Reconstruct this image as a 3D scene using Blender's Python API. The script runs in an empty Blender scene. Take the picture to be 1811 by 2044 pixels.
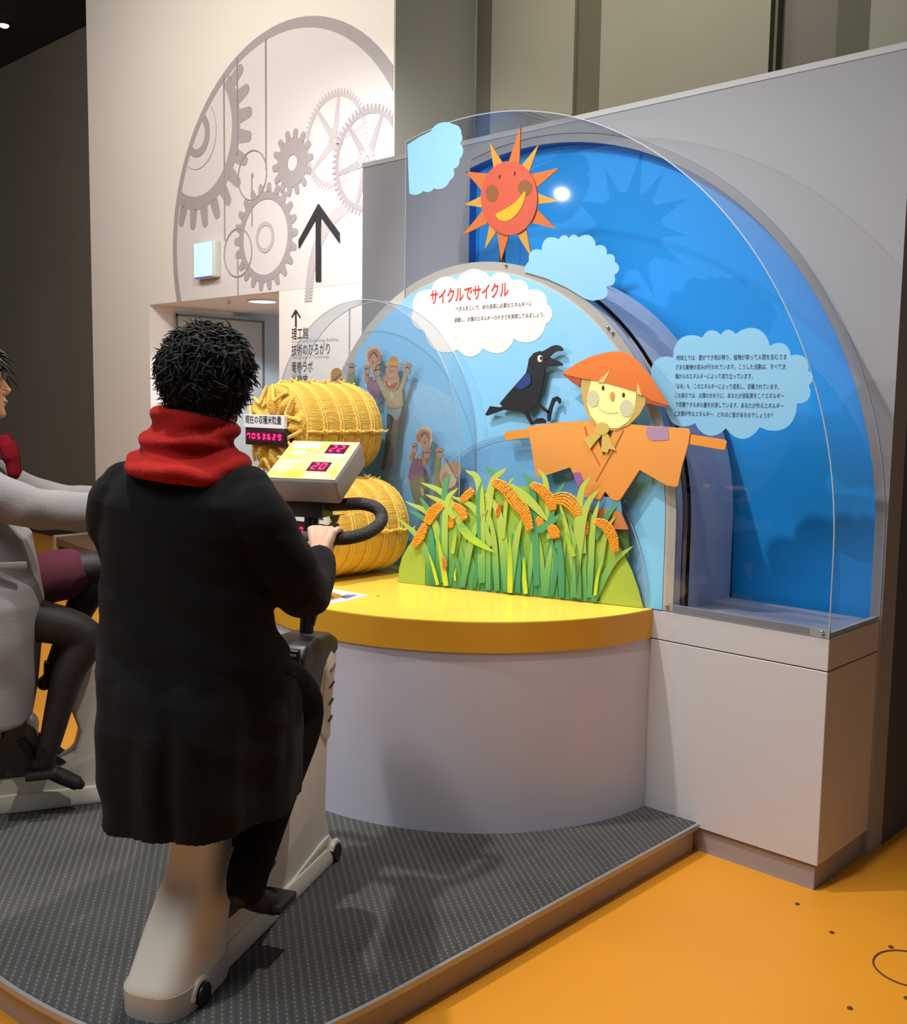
import bpy, bmesh, math, random
from mathutils import Vector, Matrix, noise
D = bpy.data; S = bpy.context.scene; COL = S.collection
R = math.radians; PI = math.pi
random.seed(7)

# ------------------------------------------------------------------ camera
IW, IH, FPX = 1811.0, 2044.0, 2059.84
YAW, PITCH, ROLL = R(43.3175), R(5.922), R(0.8813)
CAM = Vector((0, 0, 1.55))
fw = Vector((-math.sin(YAW)*math.cos(PITCH), math.cos(YAW)*math.cos(PITCH), -math.sin(PITCH)))
rt = Vector((math.cos(YAW), math.sin(YAW), 0)); upv = rt.cross(fw)
cr, sr = math.cos(ROLL), math.sin(ROLL)
rt, upv = cr*rt + sr*upv, -sr*rt + cr*upv
cd = D.cameras.new('camera'); cam = D.objects.new('camera', cd); COL.objects.link(cam)
cd.sensor_fit = 'HORIZONTAL'; cd.sensor_width = 36; cd.lens = FPX*36/IW; cd.clip_end = 60
cam.matrix_world = Matrix(((rt.x, upv.x, -fw.x, CAM.x), (rt.y, upv.y, -fw.y, CAM.y), (rt.z, upv.z, -fw.z, CAM.z), (0, 0, 0, 1)))
S.camera = cam

# ------------------------------------------------------------------ world, lights, exposure
S.view_settings.view_transform = 'Standard'; S.view_settings.look = 'None'
S.view_settings.gamma = 1; S.view_settings.use_curve_mapping = False
S.view_settings.exposure = 0.0
wd = D.worlds.new('world'); S.world = wd; wd.use_nodes = True
wd.node_tree.nodes['Background'].inputs[0].default_value = (0.80, 0.86, 1.0, 1)
wd.node_tree.nodes['Background'].inputs[1].default_value = 0.13
def spot(name, loc, aim, watts, size_deg=60, blend=0.6, rad=0.05, col=(1, .93, .82)):
    l = D.lights.new(name, 'SPOT'); l.energy = watts; l.spot_size = R(size_deg); l.spot_blend = blend
    l.shadow_soft_size = rad; l.color = col
    o = D.objects.new(name, l); COL.objects.link(o); o.location = loc
    o.rotation_euler = (Vector(aim)-Vector(loc)).to_track_quat('-Z', 'Y').to_euler(); return o
def area(name, loc, aim, watts, sx, sy, col=(1, .95, .88)):
    l = D.lights.new(name, 'AREA'); l.energy = watts; l.shape = 'RECTANGLE'; l.size = sx; l.size_y = sy; l.color = col
    o = D.objects.new(name, l); COL.objects.link(o); o.location = loc
    o.rotation_euler = (Vector(aim)-Vector(loc)).to_track_quat('-Z', 'Y').to_euler(); return o
spot('track_spot', (-2.95, 1.3, 4.3), (-2.35, 2.7, 0.8), 350, 78, .7, .05, (1, .95, .90))       # over the exhibit
spot('track_spot', (-5.7, -1.1, 3.4), (-2.6, 3.3, 2.05), 250, 28, .5, .03, (.98, .98, 1.0))      # from the left, on the display
spot('track_spot', (-1.45, 2.3, 4.6), (-2.3, 1.2, 0), 300, 85, .8, .05, (1, .94, .86))           # over the walkway
spot('track_spot', (-4.5, 3.2, 3.5), (-5.3, 4.6, 1.9), 230, 120, 1, .08, (.97, .96, 1))
area('mural_fill', (-6.4, 2.2, 4.7), (-6.9, 4.6, 2.2), 88, 3.0, .5, (1, .94, .84))          # added fill brightening the mural
spot('track_spot', (-3.0, 4.0, 5.0), (-3.2, 5.35, 3.6), 75, 125, 1, .1, (1, .95, .82))  # added spot, brightens the olive panels of the back wall
area('ceiling_fill', (-2.6, 0.4, 5.0), (-2.4, 2.6, 0.5), 62, 3.0, 3.0, (1, .95, .90))  # added soft fill under the ceiling, no fixture there
area('ceiling_fill', (-2.9, -1.0, 5.1), (-2.4, 2.4, 0.6), 160, 2.6, 2.2, (.84, .92, 1))  # cool fill added for the drum and plinth fronts
spot('track_spot', (-0.8, 0.4, 4.8), (-1.0, 1.8, 0), 50, 70, 1, .35, (1, .92, .80))

# ------------------------------------------------------------------ pixel helpers: a pixel of the photograph to a point on a real plane
def ray(x, y): return rt*(x-905.5) - upv*(y-1022) + fw*FPX
def on(x, y, p, n):
    d = ray(x, y); return CAM + d*((Vector(p)-CAM).dot(n)/d.dot(n))
def py(x, y, Y): d = ray(x, y); return CAM + d*(Y/d.y)
def pz(x, y, z): d = ray(x, y); return CAM + d*((z-CAM.z)/d.z)

# ------------------------------------------------------------------ materials
def lin(c):
    if isinstance(c, str): c = [int(c[i:i+2], 16)/255 for i in (0, 2, 4)]
    return tuple(((v/12.92) if v <= .04045 else ((v+.055)/1.055)**2.4) for v in c) + (1,)
_m = {}
def mat(name, col, rough=.5, metal=0, spec=.5, bump=0, bscale=40, vary=0, vscale=6, emit=0, coat=0, stretch=None, fuzz=0):
    if name in _m: return _m[name]
    m = D.materials.new(name); _m[name] = m; m.use_nodes = True
    N, L = m.node_tree.nodes, m.node_tree.links; b = N['Principled BSDF']
    b.inputs['Base Color'].default_value = lin(col); b.inputs['Roughness'].default_value = rough
    b.inputs['Metallic'].default_value = metal; b.inputs['Specular IOR Level'].default_value = spec
    b.inputs['Coat Weight'].default_value = coat; b.inputs['Sheen Weight'].default_value = fuzz
    tc = N.new('ShaderNodeTexCoord'); src = tc.outputs['Object']
    if stretch:
        mp = N.new('ShaderNodeMapping'); mp.inputs['Scale'].default_value = stretch; L.new(src, mp.inputs[0]); src = mp.outputs[0]
    if vary:
        n = N.new('ShaderNodeTexNoise'); n.inputs['Scale'].default_value = vscale; n.inputs['Detail'].default_value = 5; L.new(src, n.inputs[0])
        hs = N.new('ShaderNodeHueSaturation'); hs.inputs['Color'].default_value = lin(col)
        mr = N.new('ShaderNodeMapRange'); mr.inputs[3].default_value = 1-vary; mr.inputs[4].default_value = 1+vary
        L.new(n.outputs[0], mr.inputs[0]); L.new(mr.outputs[0], hs.inputs['Value']); L.new(hs.outputs[0], b.inputs['Base Color'])
    if bump:
        n = N.new('ShaderNodeTexNoise'); n.inputs['Scale'].default_value = bscale; n.inputs['Detail'].default_value = 4; L.new(src, n.inputs[0])
        bp = N.new('ShaderNodeBump'); bp.inputs['Strength'].default_value = bump; bp.inputs['Distance'].default_value = .01
        L.new(n.outputs[0], bp.inputs['Height']); L.new(bp.outputs[0], b.inputs['Normal'])
    if emit:
        b.inputs['Emission Color'].default_value = lin(col); b.inputs['Emission Strength'].default_value = emit
    return m
def grad(name, stops, axis=2, rough=.45, spec=.3):
    """printed gradient along the object's own axis (metres)"""
    if name in _m: return _m[name]
    m = D.materials.new(name); _m[name] = m; m.use_nodes = True
    N, L = m.node_tree.nodes, m.node_tree.links; b = N['Principled BSDF']
    b.inputs['Roughness'].default_value = rough; b.inputs['Specular IOR Level'].default_value = spec
    tc = N.new('ShaderNodeTexCoord'); sx = N.new('ShaderNodeSeparateXYZ'); L.new(tc.outputs['Object'], sx.inputs[0])
    lo, hi = stops[0][0], stops[-1][0]
    mr = N.new('ShaderNodeMapRange'); mr.inputs[1].default_value = lo; mr.inputs[2].default_value = hi
    L.new(sx.outputs[axis], mr.inputs[0]); cr_ = N.new('ShaderNodeValToRGB'); L.new(mr.outputs[0], cr_.inputs[0])
    e = cr_.color_ramp.elements
    for i, (p, c) in enumerate(stops):
        t = (p-lo)/(hi-lo)
        el = e[0] if i == 0 else (e[len(e)-1] if i == len(stops)-1 else e.new(t))
        el.position = t; el.color = lin(c)
    L.new(cr_.outputs[0], b.inputs['Base Color']); return m
def acrylic(name, tint=(.955, .965, .975), haze=.0):
    m = D.materials.new(name); m.use_nodes = True; N, L = m.node_tree.nodes, m.node_tree.links; N.clear()
    o = N.new('ShaderNodeOutputMaterial'); t = N.new('ShaderNodeBsdfTransparent'); t.inputs[0].default_value = tint + (1,)
    g = N.new('ShaderNodeBsdfGlossy'); g.inputs['Roughness'].default_value = .02
    lw = N.new('ShaderNodeLayerWeight'); lw.inputs[0].default_value = .5
    pw = N.new('ShaderNodeMath'); pw.operation = 'POWER'; L.new(lw.outputs['Facing'], pw.inputs[0]); pw.inputs[1].default_value = 5
    f = N.new('ShaderNodeMath'); f.operation = 'MULTIPLY_ADD'; L.new(pw.outputs[0], f.inputs[0]); f.inputs[1].default_value = .95; f.inputs[2].default_value = .04
    mx = N.new('ShaderNodeMixShader'); L.new(f.outputs[0], mx.inputs[0]); L.new(t.outputs[0], mx.inputs[1]); L.new(g.outputs[0], mx.inputs[2])
    last = mx
    if haze:
        df = N.new('ShaderNodeBsdfDiffuse'); df.inputs[0].default_value = (.8, .85, .9, 1)
        m2 = N.new('ShaderNodeMixShader'); m2.inputs[0].default_value = haze
        L.new(mx.outputs[0], m2.inputs[1]); L.new(df.outputs[0], m2.inputs[2]); last = m2
    L.new(last.outputs[0], o.inputs[0]); return m

# ------------------------------------------------------------------ mesh helpers
WM = {}
def cat(o, label=None, category=None, group=None, kind=None):
    if label: o['label'] = label
    if category: o['category'] = category
    if group: o['group'] = group
    if kind: o['kind'] = kind
    return o
def thing(name, label, category, loc=(0, 0, 0), rz=0, group=None):
    o = D.objects.new(name, None); COL.objects.link(o); o.empty_display_size = .1
    o.location = loc; o.rotation_euler = (0, 0, rz)
    WM[o] = Matrix.Translation(loc) @ Matrix.Rotation(rz, 4, 'Z')
    return cat(o, label, category, group)
def mk(name, V, F, m, parent=None, local=False, smooth=30, loc=None):
    """one mesh object; V in world coordinates unless local"""
    inv = None
    if parent is not None and not local: inv = WM[parent].inverted()
    elif parent is None and loc is not None: inv = Matrix.Translation(loc).inverted()
    vs = [(inv @ Vector(v)) if inv else Vector(v) for v in V]
    me = D.meshes.new(name); me.from_pydata(vs, [], F); me.update()
    bm = bmesh.new(); bm.from_mesh(me); bmesh.ops.recalc_face_normals(bm, faces=bm.faces); bm.to_mesh(me); bm.free()
    ms = m if isinstance(m, (list, tuple)) else [m]
    for q in ms: me.materials.append(q)
    if smooth:
        me.polygons.foreach_set('use_smooth', [True]*len(me.polygons)); me.set_sharp_from_angle(angle=R(smooth))
    o = D.objects.new(name, me); COL.objects.link(o)
    if parent is not None: o.parent = parent; WM[o] = WM[parent]
    elif loc is not None: o.location = loc; WM[o] = Matrix.Translation(loc)
    else: WM[o] = Matrix.Identity(4)
    return o
class G:
    """geometry collector"""
    def __init__(s): s.V = []; s.F = []
    def add(s, V, F):
        n = len(s.V); s.V += [Vector(v) for v in V]; s.F += [tuple(i+n for i in f) for f in F]; return s
    def box(s, x0, x1, y0, y1, z0, z1, T=None):
        V = [(x, y, z) for z in (z0, z1) for y in (y0, y1) for x in (x0, x1)]
        if T: V = [T(*v) for v in V]
        return s.add(V, [(0, 2, 3, 1), (4, 5, 7, 6), (0, 1, 5, 4), (2, 6, 7, 3), (0, 4, 6, 2), (1, 3, 7, 5)])
    def prism(s, pts, f0, f1):
        """pts 2-D; f0/f1 map (a,b) to the front and back faces"""
        n = len(pts); V = [f0(*p) for p in pts] + [f1(*p) for p in pts]
        F = [tuple(range(n)), tuple(range(2*n-1, n-1, -1))] + [(i, i+n, (i+1) % n+n, (i+1) % n) for i in range(n)]
        return s.add(V, F)
    def tube(s, P, r, seg=12, cap=True, sy=1.0):
        P = [Vector(p) for p in P]; n = len(P); rs = r if isinstance(r, (list, tuple)) else [r]*n
        t0 = (P[1]-P[0]).normalized(); ref = Vector((0, 0, 1)) if abs(t0.z) < .9 else Vector((1, 0, 0))
        a = t0.cross(ref).normalized(); V = []
        for i in range(n):
            t = (P[min(i+1, n-1)]-P[max(i-1, 0)]).normalized(); a = (a-t*a.dot(t)).normalized(); b = t.cross(a)
            for k in range(seg):
                q = 2*PI*k/seg; V.append(P[i]+a*math.cos(q)*rs[i]+b*math.sin(q)*rs[i]*sy)
        F = [(i*seg+k, i*seg+(k+1) % seg, (i+1)*seg+(k+1) % seg, (i+1)*seg+k) for i in range(n-1) for k in range(seg)]
        if cap: F += [tuple(range(seg-1, -1, -1)), tuple(range((n-1)*seg, n*seg))]
        return s.add(V, F)
    def loft(s, rings, cap=True):
        m = len(rings[0]); V = [v for r_ in rings for v in r_]; n = len(rings)
        F = [(i*m+k, i*m+(k+1) % m, (i+1)*m+(k+1) % m, (i+1)*m+k) for i in range(n-1) for k in range(m)]
        if cap: F += [tuple(range(m-1, -1, -1)), tuple(range((n-1)*m, n*m))]
        return s.add(V, F)
    def ball(s, c, rx, ry=None, rz=None, n=12, m=8, M=None):
        ry = ry or rx; rz = rz or rx; c = Vector(c); V = []; F = []
        for i in range(m+1):
            th = PI*i/m
            for k in range(n):
                q = 2*PI*k/n; v = Vector((rx*math.sin(th)*math.cos(q), ry*math.sin(th)*math.sin(q), rz*math.cos(th)))
                V.append(c+((M @ v) if M else v))
        for i in range(m):
            for k in range(n):
                F.append((i*n+k, (i+1)*n+k, (i+1)*n+(k+1) % n, i*n+(k+1) % n))
        return s.add(V, F)
    def mk(s, name, m, parent=None, **k): return mk(name, s.V, s.F, m, parent, **k)
def crom(P, n=6, closed=False):
    P = [Vector(p) for p in P]; out = []; N = len(P)
    rng = range(N if closed else N-1)
    for i in rng:
        p0 = P[(i-1) % N] if (closed or i > 0) else P[0]*2-P[1]
        p1, p2 = P[i], P[(i+1) % N]; p3 = P[(i+2) % N] if (closed or i+2 < N) else P[-1]*2-P[-2]
        for k in range(n):
            t = k/n; out.append(.5*((2*p1)+(p2-p0)*t+(2*p0-5*p1+4*p2-p3)*t*t+(3*p1-p0-3*p2+p3)*t**3))
    if not closed: out.append(P[-1].copy())
    return out
def lerpn(L, n=6):
    out = []
    for a, b in zip(L, L[1:]): out += [a+(b-a)*k/n for k in range(n)]
    return out+[L[-1]]
def spl2(pts, n=4, closed=True): return [(v.x, v.y) for v in crom([(a, b, 0) for a, b in pts], n, closed)]
def bev(o, w=.004, seg=2):
    bm = bmesh.new(); bm.from_mesh(o.data)
    es = [e for e in bm.edges if len(e.link_faces) == 2 and e.calc_face_angle() > .6]
    bmesh.ops.bevel(bm, geom=es, offset=w, segments=seg, affect='EDGES', profile=.5); bm.to_mesh(o.data); bm.free()
    o.data.polygons.foreach_set('use_smooth', [True]*len(o.data.polygons)); o.data.set_sharp_from_angle(angle=R(35)); return o
def plate(name, pts, Y, th, m, parent, off=0, smooth=30, kind=None):
    """flat cut-out standing in the plane y=Y (front face), th thick going back; pts are photo pixels"""
    Q = [py(x, y, Y-off) for x, y in pts]
    g = G().prism([(q.x, q.z) for q in Q], lambda a, b: (a, Y-off, b), lambda a, b: (a, Y-off+th, b))
    return g.mk(name, m, parent, smooth=smooth)
def ell(cx, cy, rx, ry, n=28, a0=0, a1=360, rot=0):
    c, s_ = math.cos(R(rot)), math.sin(R(rot)); out = []
    for k in range(n if a1-a0 == 360 else n+1):
        t = R(a0+(a1-a0)*k/n); x, y = rx*math.cos(t), ry*math.sin(t); out.append((cx+x*c-y*s_, cy+x*s_+y*c))
    return out
def zc(ox, oy, sc):
    """crop coordinates to photo pixels"""
    def f(pts): return [(ox+x/sc, oy+y/sc) for x, y in pts]
    return f
def scallop(nodes, bulge=.42, closed=True, n=9):
    out = []; N = len(nodes)
    ar = sum(nodes[i][0]*nodes[(i+1) % N][1]-nodes[(i+1) % N][0]*nodes[i][1] for i in range(N)); sg = 1 if ar > 0 else -1
    for i in range(N if closed else N-1):
        (x0, y0), (x1, y1) = nodes[i], nodes[(i+1) % N]; dx, dy = x1-x0, y1-y0
        for k in range(n):
            t = k/n; h = bulge*math.sin(PI*t)**.75
            out.append((x0+dx*t+sg*dy*h, y0+dy*t-sg*dx*h))
    return out
def stroke(pts, w):
    """2-D polyline to a tapered leaf outline; w list of half widths"""
    n = len(pts); L_, Rr = [], []
    for i, (x, y) in enumerate(pts):
        x0, y0 = pts[max(i-1, 0)]; x1, y1 = pts[min(i+1, n-1)]; l = math.hypot(x1-x0, y1-y0) or 1
        nx, ny = -(y1-y0)/l, (x1-x0)/l; L_.append((x+nx*w[i], y+ny*w[i])); Rr.append((x-nx*w[i], y-ny*w[i]))
    return L_+Rr[::-1]
def text(name, s, m, parent, at, ux, uz, size, n=None, width=None, ext=.0006, lift=.002, bold=0.0):
    """lettering as thin geometry; at = lower left corner, ux/uz = unit directions, width fits the line"""
    c = D.curves.new(name, 'FONT'); c.body = s; c.size = 1; c.resolution_u = 2; c.offset = bold
    t = D.objects.new(name, c); COL.objects.link(t); bpy.context.view_layer.update()
    dg = bpy.context.evaluated_depsgraph_get(); me = D.meshes.new_from_object(t.evaluated_get(dg))
    V = [v.co.copy() for v in me.vertices]; F = [tuple(p.vertices) for p in me.polygons]
    D.objects.remove(t); D.curves.remove(c); D.meshes.remove(me)
    if not V: return None
    x0, x1 = min(v.x for v in V), max(v.x for v in V)
    sx = (width/(x1-x0)) if width else size
    at, ux, uz = Vector(at), Vector(ux).normalized(), Vector(uz).normalized(); nn = ux.cross(uz)
    W = [at+ux*((v.x-x0)*sx)+uz*(v.y*size)+nn*lift for v in V]
    return mk(name, W, F, m, parent, smooth=0)
SEG = {'0': 'abcdef', '1': 'bc', '2': 'abged', '3': 'abgcd', '4': 'fgbc', '5': 'afgcd', '6': 'afgcde', '7': 'abcf', '8': 'abcdefg', '9': 'abcdfg'}
def led(name, s, m, parent, at, ux, uz, w, h, pitch, t=.16, lift=.002, th=.001):
    at, ux, uz = Vector(at), Vector(ux).normalized(), Vector(uz).normalized(); nn = ux.cross(uz)
    for i, ch in enumerate(s):
        g = G(); T = t*w
        B = {'a': (T, h-T, w-T, h), 'd': (T, 0, w-T, T), 'g': (T, h/2-T/2, w-T, h/2+T/2), 'f': (0, h/2+T*.4, T, h-T*.5), 'b': (w-T, h/2+T*.4, w, h-T*.5), 'e': (0, T*.5, T, h/2-T*.4), 'c': (w-T, T*.5, w, h/2-T*.4)}
        for k in SEG[ch]:
            x0, z0, x1, z1 = B[k]
            g.box(x0, x1, -th, 0, z0, z1, lambda x, y, z: at+ux*(i*pitch+x+.08*z)+uz*z+nn*(lift-y))
        g.mk(name, m, parent, smooth=0)
def remesh(o, vox=.007, it=4, fac=.5):
    md = o.modifiers.new('r', 'REMESH'); md.mode = 'VOXEL'; md.voxel_size = vox; md.use_smooth_shade = True
    sm = o.modifiers.new('s', 'SMOOTH'); sm.iterations = it; sm.factor = fac
    bpy.context.view_layer.update(); dg = bpy.context.evaluated_depsgraph_get()
    me = D.meshes.new_from_object(o.evaluated_get(dg)); mats = list(o.data.materials); o.modifiers.clear(); old = o.data
    o.data = me; me.materials.clear()
    for q in mats: me.materials.append(q)
    D.meshes.remove(old); me.polygons.foreach_set('use_smooth', [True]*len(me.polygons)); return o
# ================================================================== SETTING
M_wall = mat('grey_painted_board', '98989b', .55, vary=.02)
M_wallside = mat('unlit_side_board', '4a4a52', .6)  # unlit end of the partition, its shade put into the colour
M_ivory = mat('ivory_wall', 'e6dfd6', .6, vary=.015, vscale=2)
M_greypill = mat('grey_plaster', 'b0aea2', .7)
M_olive = mat('olive_felt_panel', '9b9784', .85, vary=.05, vscale=3)
M_olive2 = mat('dark_olive_felt_panel', '65634f', .9, vary=.05)
M_dark = mat('dark_far_wall', '7a7468', .9, vary=.08, vscale=1.2)
M_black = mat('black_ceiling', '131514', .9)
M_orange = mat('orange_vinyl_floor', 'dc9228', .42, spec=.35, vary=.07, vscale=2.2, bump=.12, bscale=220)
M_mural = mat('mauve_grey_print', 'a39a9b', .65)
M_mural_l = mat('pale_grey_print', 'b9b1b0', .65)
M_mural_w = mat('pale_print', 'd6cecb', .65)
M_ink = mat('black_print', '2c282c', .6)
M_inkl = mat('grey_print', 'aaa6a4', .6)

def struct(o): o['kind'] = 'structure'; return o
PY = 4.614; FY = 5.35; CH = 5.33
struct(G().box(-14, 3, -5, 7, -.1, 0).mk('floor', M_orange, smooth=0))
struct(G().box(-14, 3, -5, 7, CH, CH+.1).mk('ceiling', M_black, smooth=0))
wb = struct(G().box(-14, -8.87, FY, FY+.1, 0, CH).box(-4.925, 3, FY+.06, FY+.16, 0, CH).mk('wall_back', M_dark, smooth=0))
def panel(x0, x1, m, y): G().box(x0, x1, y, FY+.06, 0, CH).mk('wall_panel', m, wb, smooth=0)
panel(-4.772, -4.083, M_olive, FY+.01); panel(-4.083, -3.873, M_olive2, FY+.035); panel(-3.873, -2.762, M_olive, FY)
panel(-2.735, -2.72, M_olive2, FY-.0); panel(-2.405, -2.223, M_olive2, FY+.03); panel(-2.223, -1.2, M_olive, FY+.01)
o = G().box(-4.92, -4.772, FY+.03, FY+.06, 0, CH).mk('wall_panel', M_olive2, wb, smooth=0)
struct(G().box(-14, -8.87, FY-.03, FY, 0, .09).mk('baseboard_back', mat('dark_skirting', '2c2622', .7), smooth=0))

# pillar with the mural and the doorway
wl = G(); DX0, DX1, DZ = -7.89, -6.11, 2.345
wl.box(-8.87, DX0, PY, FY+.1, 0, CH).box(DX1, -4.925, PY, FY+.1, 0, CH).box(DX0, DX1, PY, FY+.1, DZ, CH)
wl = struct(wl.mk('wall_left', M_ivory, smooth=0))
G().box(-4.926, -4.917, PY+.004, FY, 0, CH).mk('side_cladding', M_greypill, wl, smooth=0)
M_cor = mat('cool_white_wall', 'c9d3d8', .6)
w2 = G(); w2.box(-8.1, -7.93, FY+.1, 6.5, 0, 2.6).box(-8.1, -5.9, 6.4, 6.5, 0, 2.6).box(-6.11, -5.9, FY+.1, 6.5, 0, 2.6).box(-8.1, -5.9, FY+.1, 6.5, DZ, 2.6)
struct(w2.mk('wall_corridor', M_cor, smooth=0))
g = G().prism([(DX0, PY), (DX0, 4.86), (DX0-.0, 4.86), (DX0+.02, 4.86), (DX0+.09, PY+.01)], lambda a, b: (a, b, 0), lambda a, b: (a, b, DZ))
struct(G().box(DX0, DX0+.012, PY+.24, FY+.3, 0, DZ-.03).mk('trim_1', M_cor, smooth=0))
dr = struct(G().box(-7.878, -7.855, 4.86, 5.74, 0.01, 2.27).mk('door_1', mat('pale_grey_door', 'bfc4c2', .5), smooth=0))
G().box(-7.86, -7.845, 4.845, 4.86, 0, 2.285).box(-7.86, -7.845, 5.74, 5.76, 0, 2.285).box(-7.86, -7.845, 4.845, 5.76, 2.27, 2.285).mk('door_frame', mat('grey_gasket', '6f716f', .6), dr, smooth=0)
G().ball((-7.82, 4.95, 1.0), .03, .03, .03).mk('door_handle', mat('steel', 'b5b5b5', .3, 1), dr)
struct(G().box(-6.16, -6.12, 5.5, 5.52, 0, 2.2).box(-7.2, -6.12, 6.36, 6.395, 0, 2.25).mk('trim_2', mat('slate_blue_panel', '7f8fae', .6), smooth=0))
q = pz(8, 50, CH-.02); tl = thing('spotlight', 'tiny white spotlight glowing under the black ceiling, top left', 'light', tuple(q)); G().ball(q, .05, .05, .03).mk('lamp_lens', mat('lamp_white', 'ffffff', .5, emit=1.2), tl); G().tube([q, q+Vector((0, 0, .04))], .06, 16).mk('lamp_can', M_black, tl)
dl = thing('downlight', 'round bluish recessed downlight in the soffit over the doorway', 'light', (-6.77, 4.95, DZ-.02))
g = G(); g.tube([(-6.77, 4.95, DZ-.012), (-6.77, 4.95, DZ+.0)], .105, 28); g.mk('lamp_lens', mat('cool_lamp_glow', 'b9dcff', .5, emit=3.2), dl)
g = G(); P = [(-6.77+.112*math.cos(R(a)), 4.95+.112*math.sin(R(a)), DZ-.005) for a in range(0, 361, 12)]; g.tube(P, .009, 6); g.mk('rim_ring', mat('white_metal', 'd8d8d6', .4), dl)
l = D.lights.new('downlight_glow', 'SPOT'); l.energy = 60; l.spot_size = R(150); l.color = (.8, .9, 1); l.shadow_soft_size = .08
lo = D.objects.new('downlight_glow', l); COL.objects.link(lo); lo.location = (-6.77, 5.15, DZ-.05)
q = py(468, 602, 4.78); sp = thing('sprinkler_head', 'tiny sprinkler head under the soffit over the doorway', 'sprinkler', (-7.0, 4.8, DZ-.05))
G().tube([(-7.0, 4.8, DZ-.03), (-7.0, 4.8, DZ+.0)], .012, 10).ball((-7.0, 4.8, DZ-.03), .022, .022, .01).mk('sprinkler_body', mat('white_metal', 'd8d8d6', .4), sp)

# exit sign
es = thing('exit_sign', 'small glowing pale green exit sign above the doorway', 'sign', tuple(py(407, 555, PY)))
a, b = py(386, 485, PY-.06), py(428, 552, PY-.06)
o = G().box(a.x, b.x, PY-.06, PY, b.z, a.z).mk('sign_case', mat('case_white', 'c9cfc9', .4), es, smooth=0); bev(o, .012, 3)
G().box(a.x+.012, b.x-.03, PY-.063, PY-.058, b.z+.012, a.z-.012).mk('lit_face', mat('exit_glow', '9cfff0', .5, emit=1.25), es, smooth=0)
G().box(a.x+.012, b.x-.03, PY-.0625, PY-.058, b.z+.004, b.z+.012).mk('lit_edge', mat('exit_blue_edge', '3c50c8', .5, emit=.7), es, smooth=0)

# mural: every drawn gear is its own raised film on the wall
Z1 = zc(0, 0, 1.8865)
def wpt(X, Y, d=0):
    x, y = X/1.8865, Y/1.8865; q = py(x, y, PY); return q.x, q.z
XMIN, XMAX = -8.87, -4.93
def clipx(P, lo, hi, ax=0):
    for sgn, lim in ((1, lo), (-1, -hi)):
        out = []
        for i in range(len(P)):
            a, b = P[i-1], P[i]; da, db = sgn*a[ax]-lim, sgn*b[ax]-lim
            if (da >= 0) != (db >= 0):
                t = da/(da-db); out.append((a[0]+(b[0]-a[0])*t, a[1]+(b[1]-a[1])*t))
            if db >= 0: out.append(b)
        P = out
    return P
def film(name, polys, m, k=1, clip=None):
    """polys: list of XZ polygons, printed film k layers proud of the wall"""
    g = G(); y0 = PY-.0012*k
    for i, P in enumerate(polys):
        P = clipx(P, XMIN, XMAX); y0 = PY-.0014*k-.0003*(i % 3 if len(polys) > 1 else 0)
        if clip: P = clip(P)
        if len(P) > 2: g.prism(P, lambda a, b: (a, y0, b), lambda a, b: (a, PY+.001, b))
    return g.mk(name, m, wl, smooth=0)
def ring(cx, cz, r0, r1, a0=0, a1=360, n=72):
    out = []
    for k in range(n):
        t0, t1 = R(a0+(a1-a0)*k/n), R(a0+(a1-a0)*(k+1)/n)
        out.append([(cx+r0*math.cos(t0), cz+r0*math.sin(t0)), (cx+r1*math.cos(t0), cz+r1*math.sin(t0)), (cx+r1*math.cos(t1), cz+r1*math.sin(t1)), (cx+r0*math.cos(t1), cz+r0*math.sin(t1))])
    return out
def teeth(cx, cz, r, h, n, w0=.34, w1=.2, ph=0, inn=.004):
    out = []
    for k in range(n):
        t = 2*PI*(k+ph)/n; d0, d1 = 2*PI*w0/n, 2*PI*w1/n
        out.append([(cx+rr*math.cos(t+s), cz+rr*math.sin(t+s)) for rr, s in ((r*(1-inn), -d0), (r+h*.15, -d0), (r+h*.85, -d1), (r+h, -d1*.5), (r+h, d1*.5), (r+h*.85, d1), (r+h*.15, d0), (r*(1-inn), d0))])
    return out
def spokes(cx, cz, r0, r1, angs, w0, w1):
    out = []
    for a in angs:
        c, s = math.cos(R(a)), math.sin(R(a)); out.append([(cx+r0*c-w0*s, cz+r0*s+w0*c), (cx+r0*c+w0*s, cz+r0*s-w0*c), (cx+r1*c+w1*s, cz+r1*s-w1*c), (cx+r1*c-w1*s, cz+r1*s+w1*c)])
    return out
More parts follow.
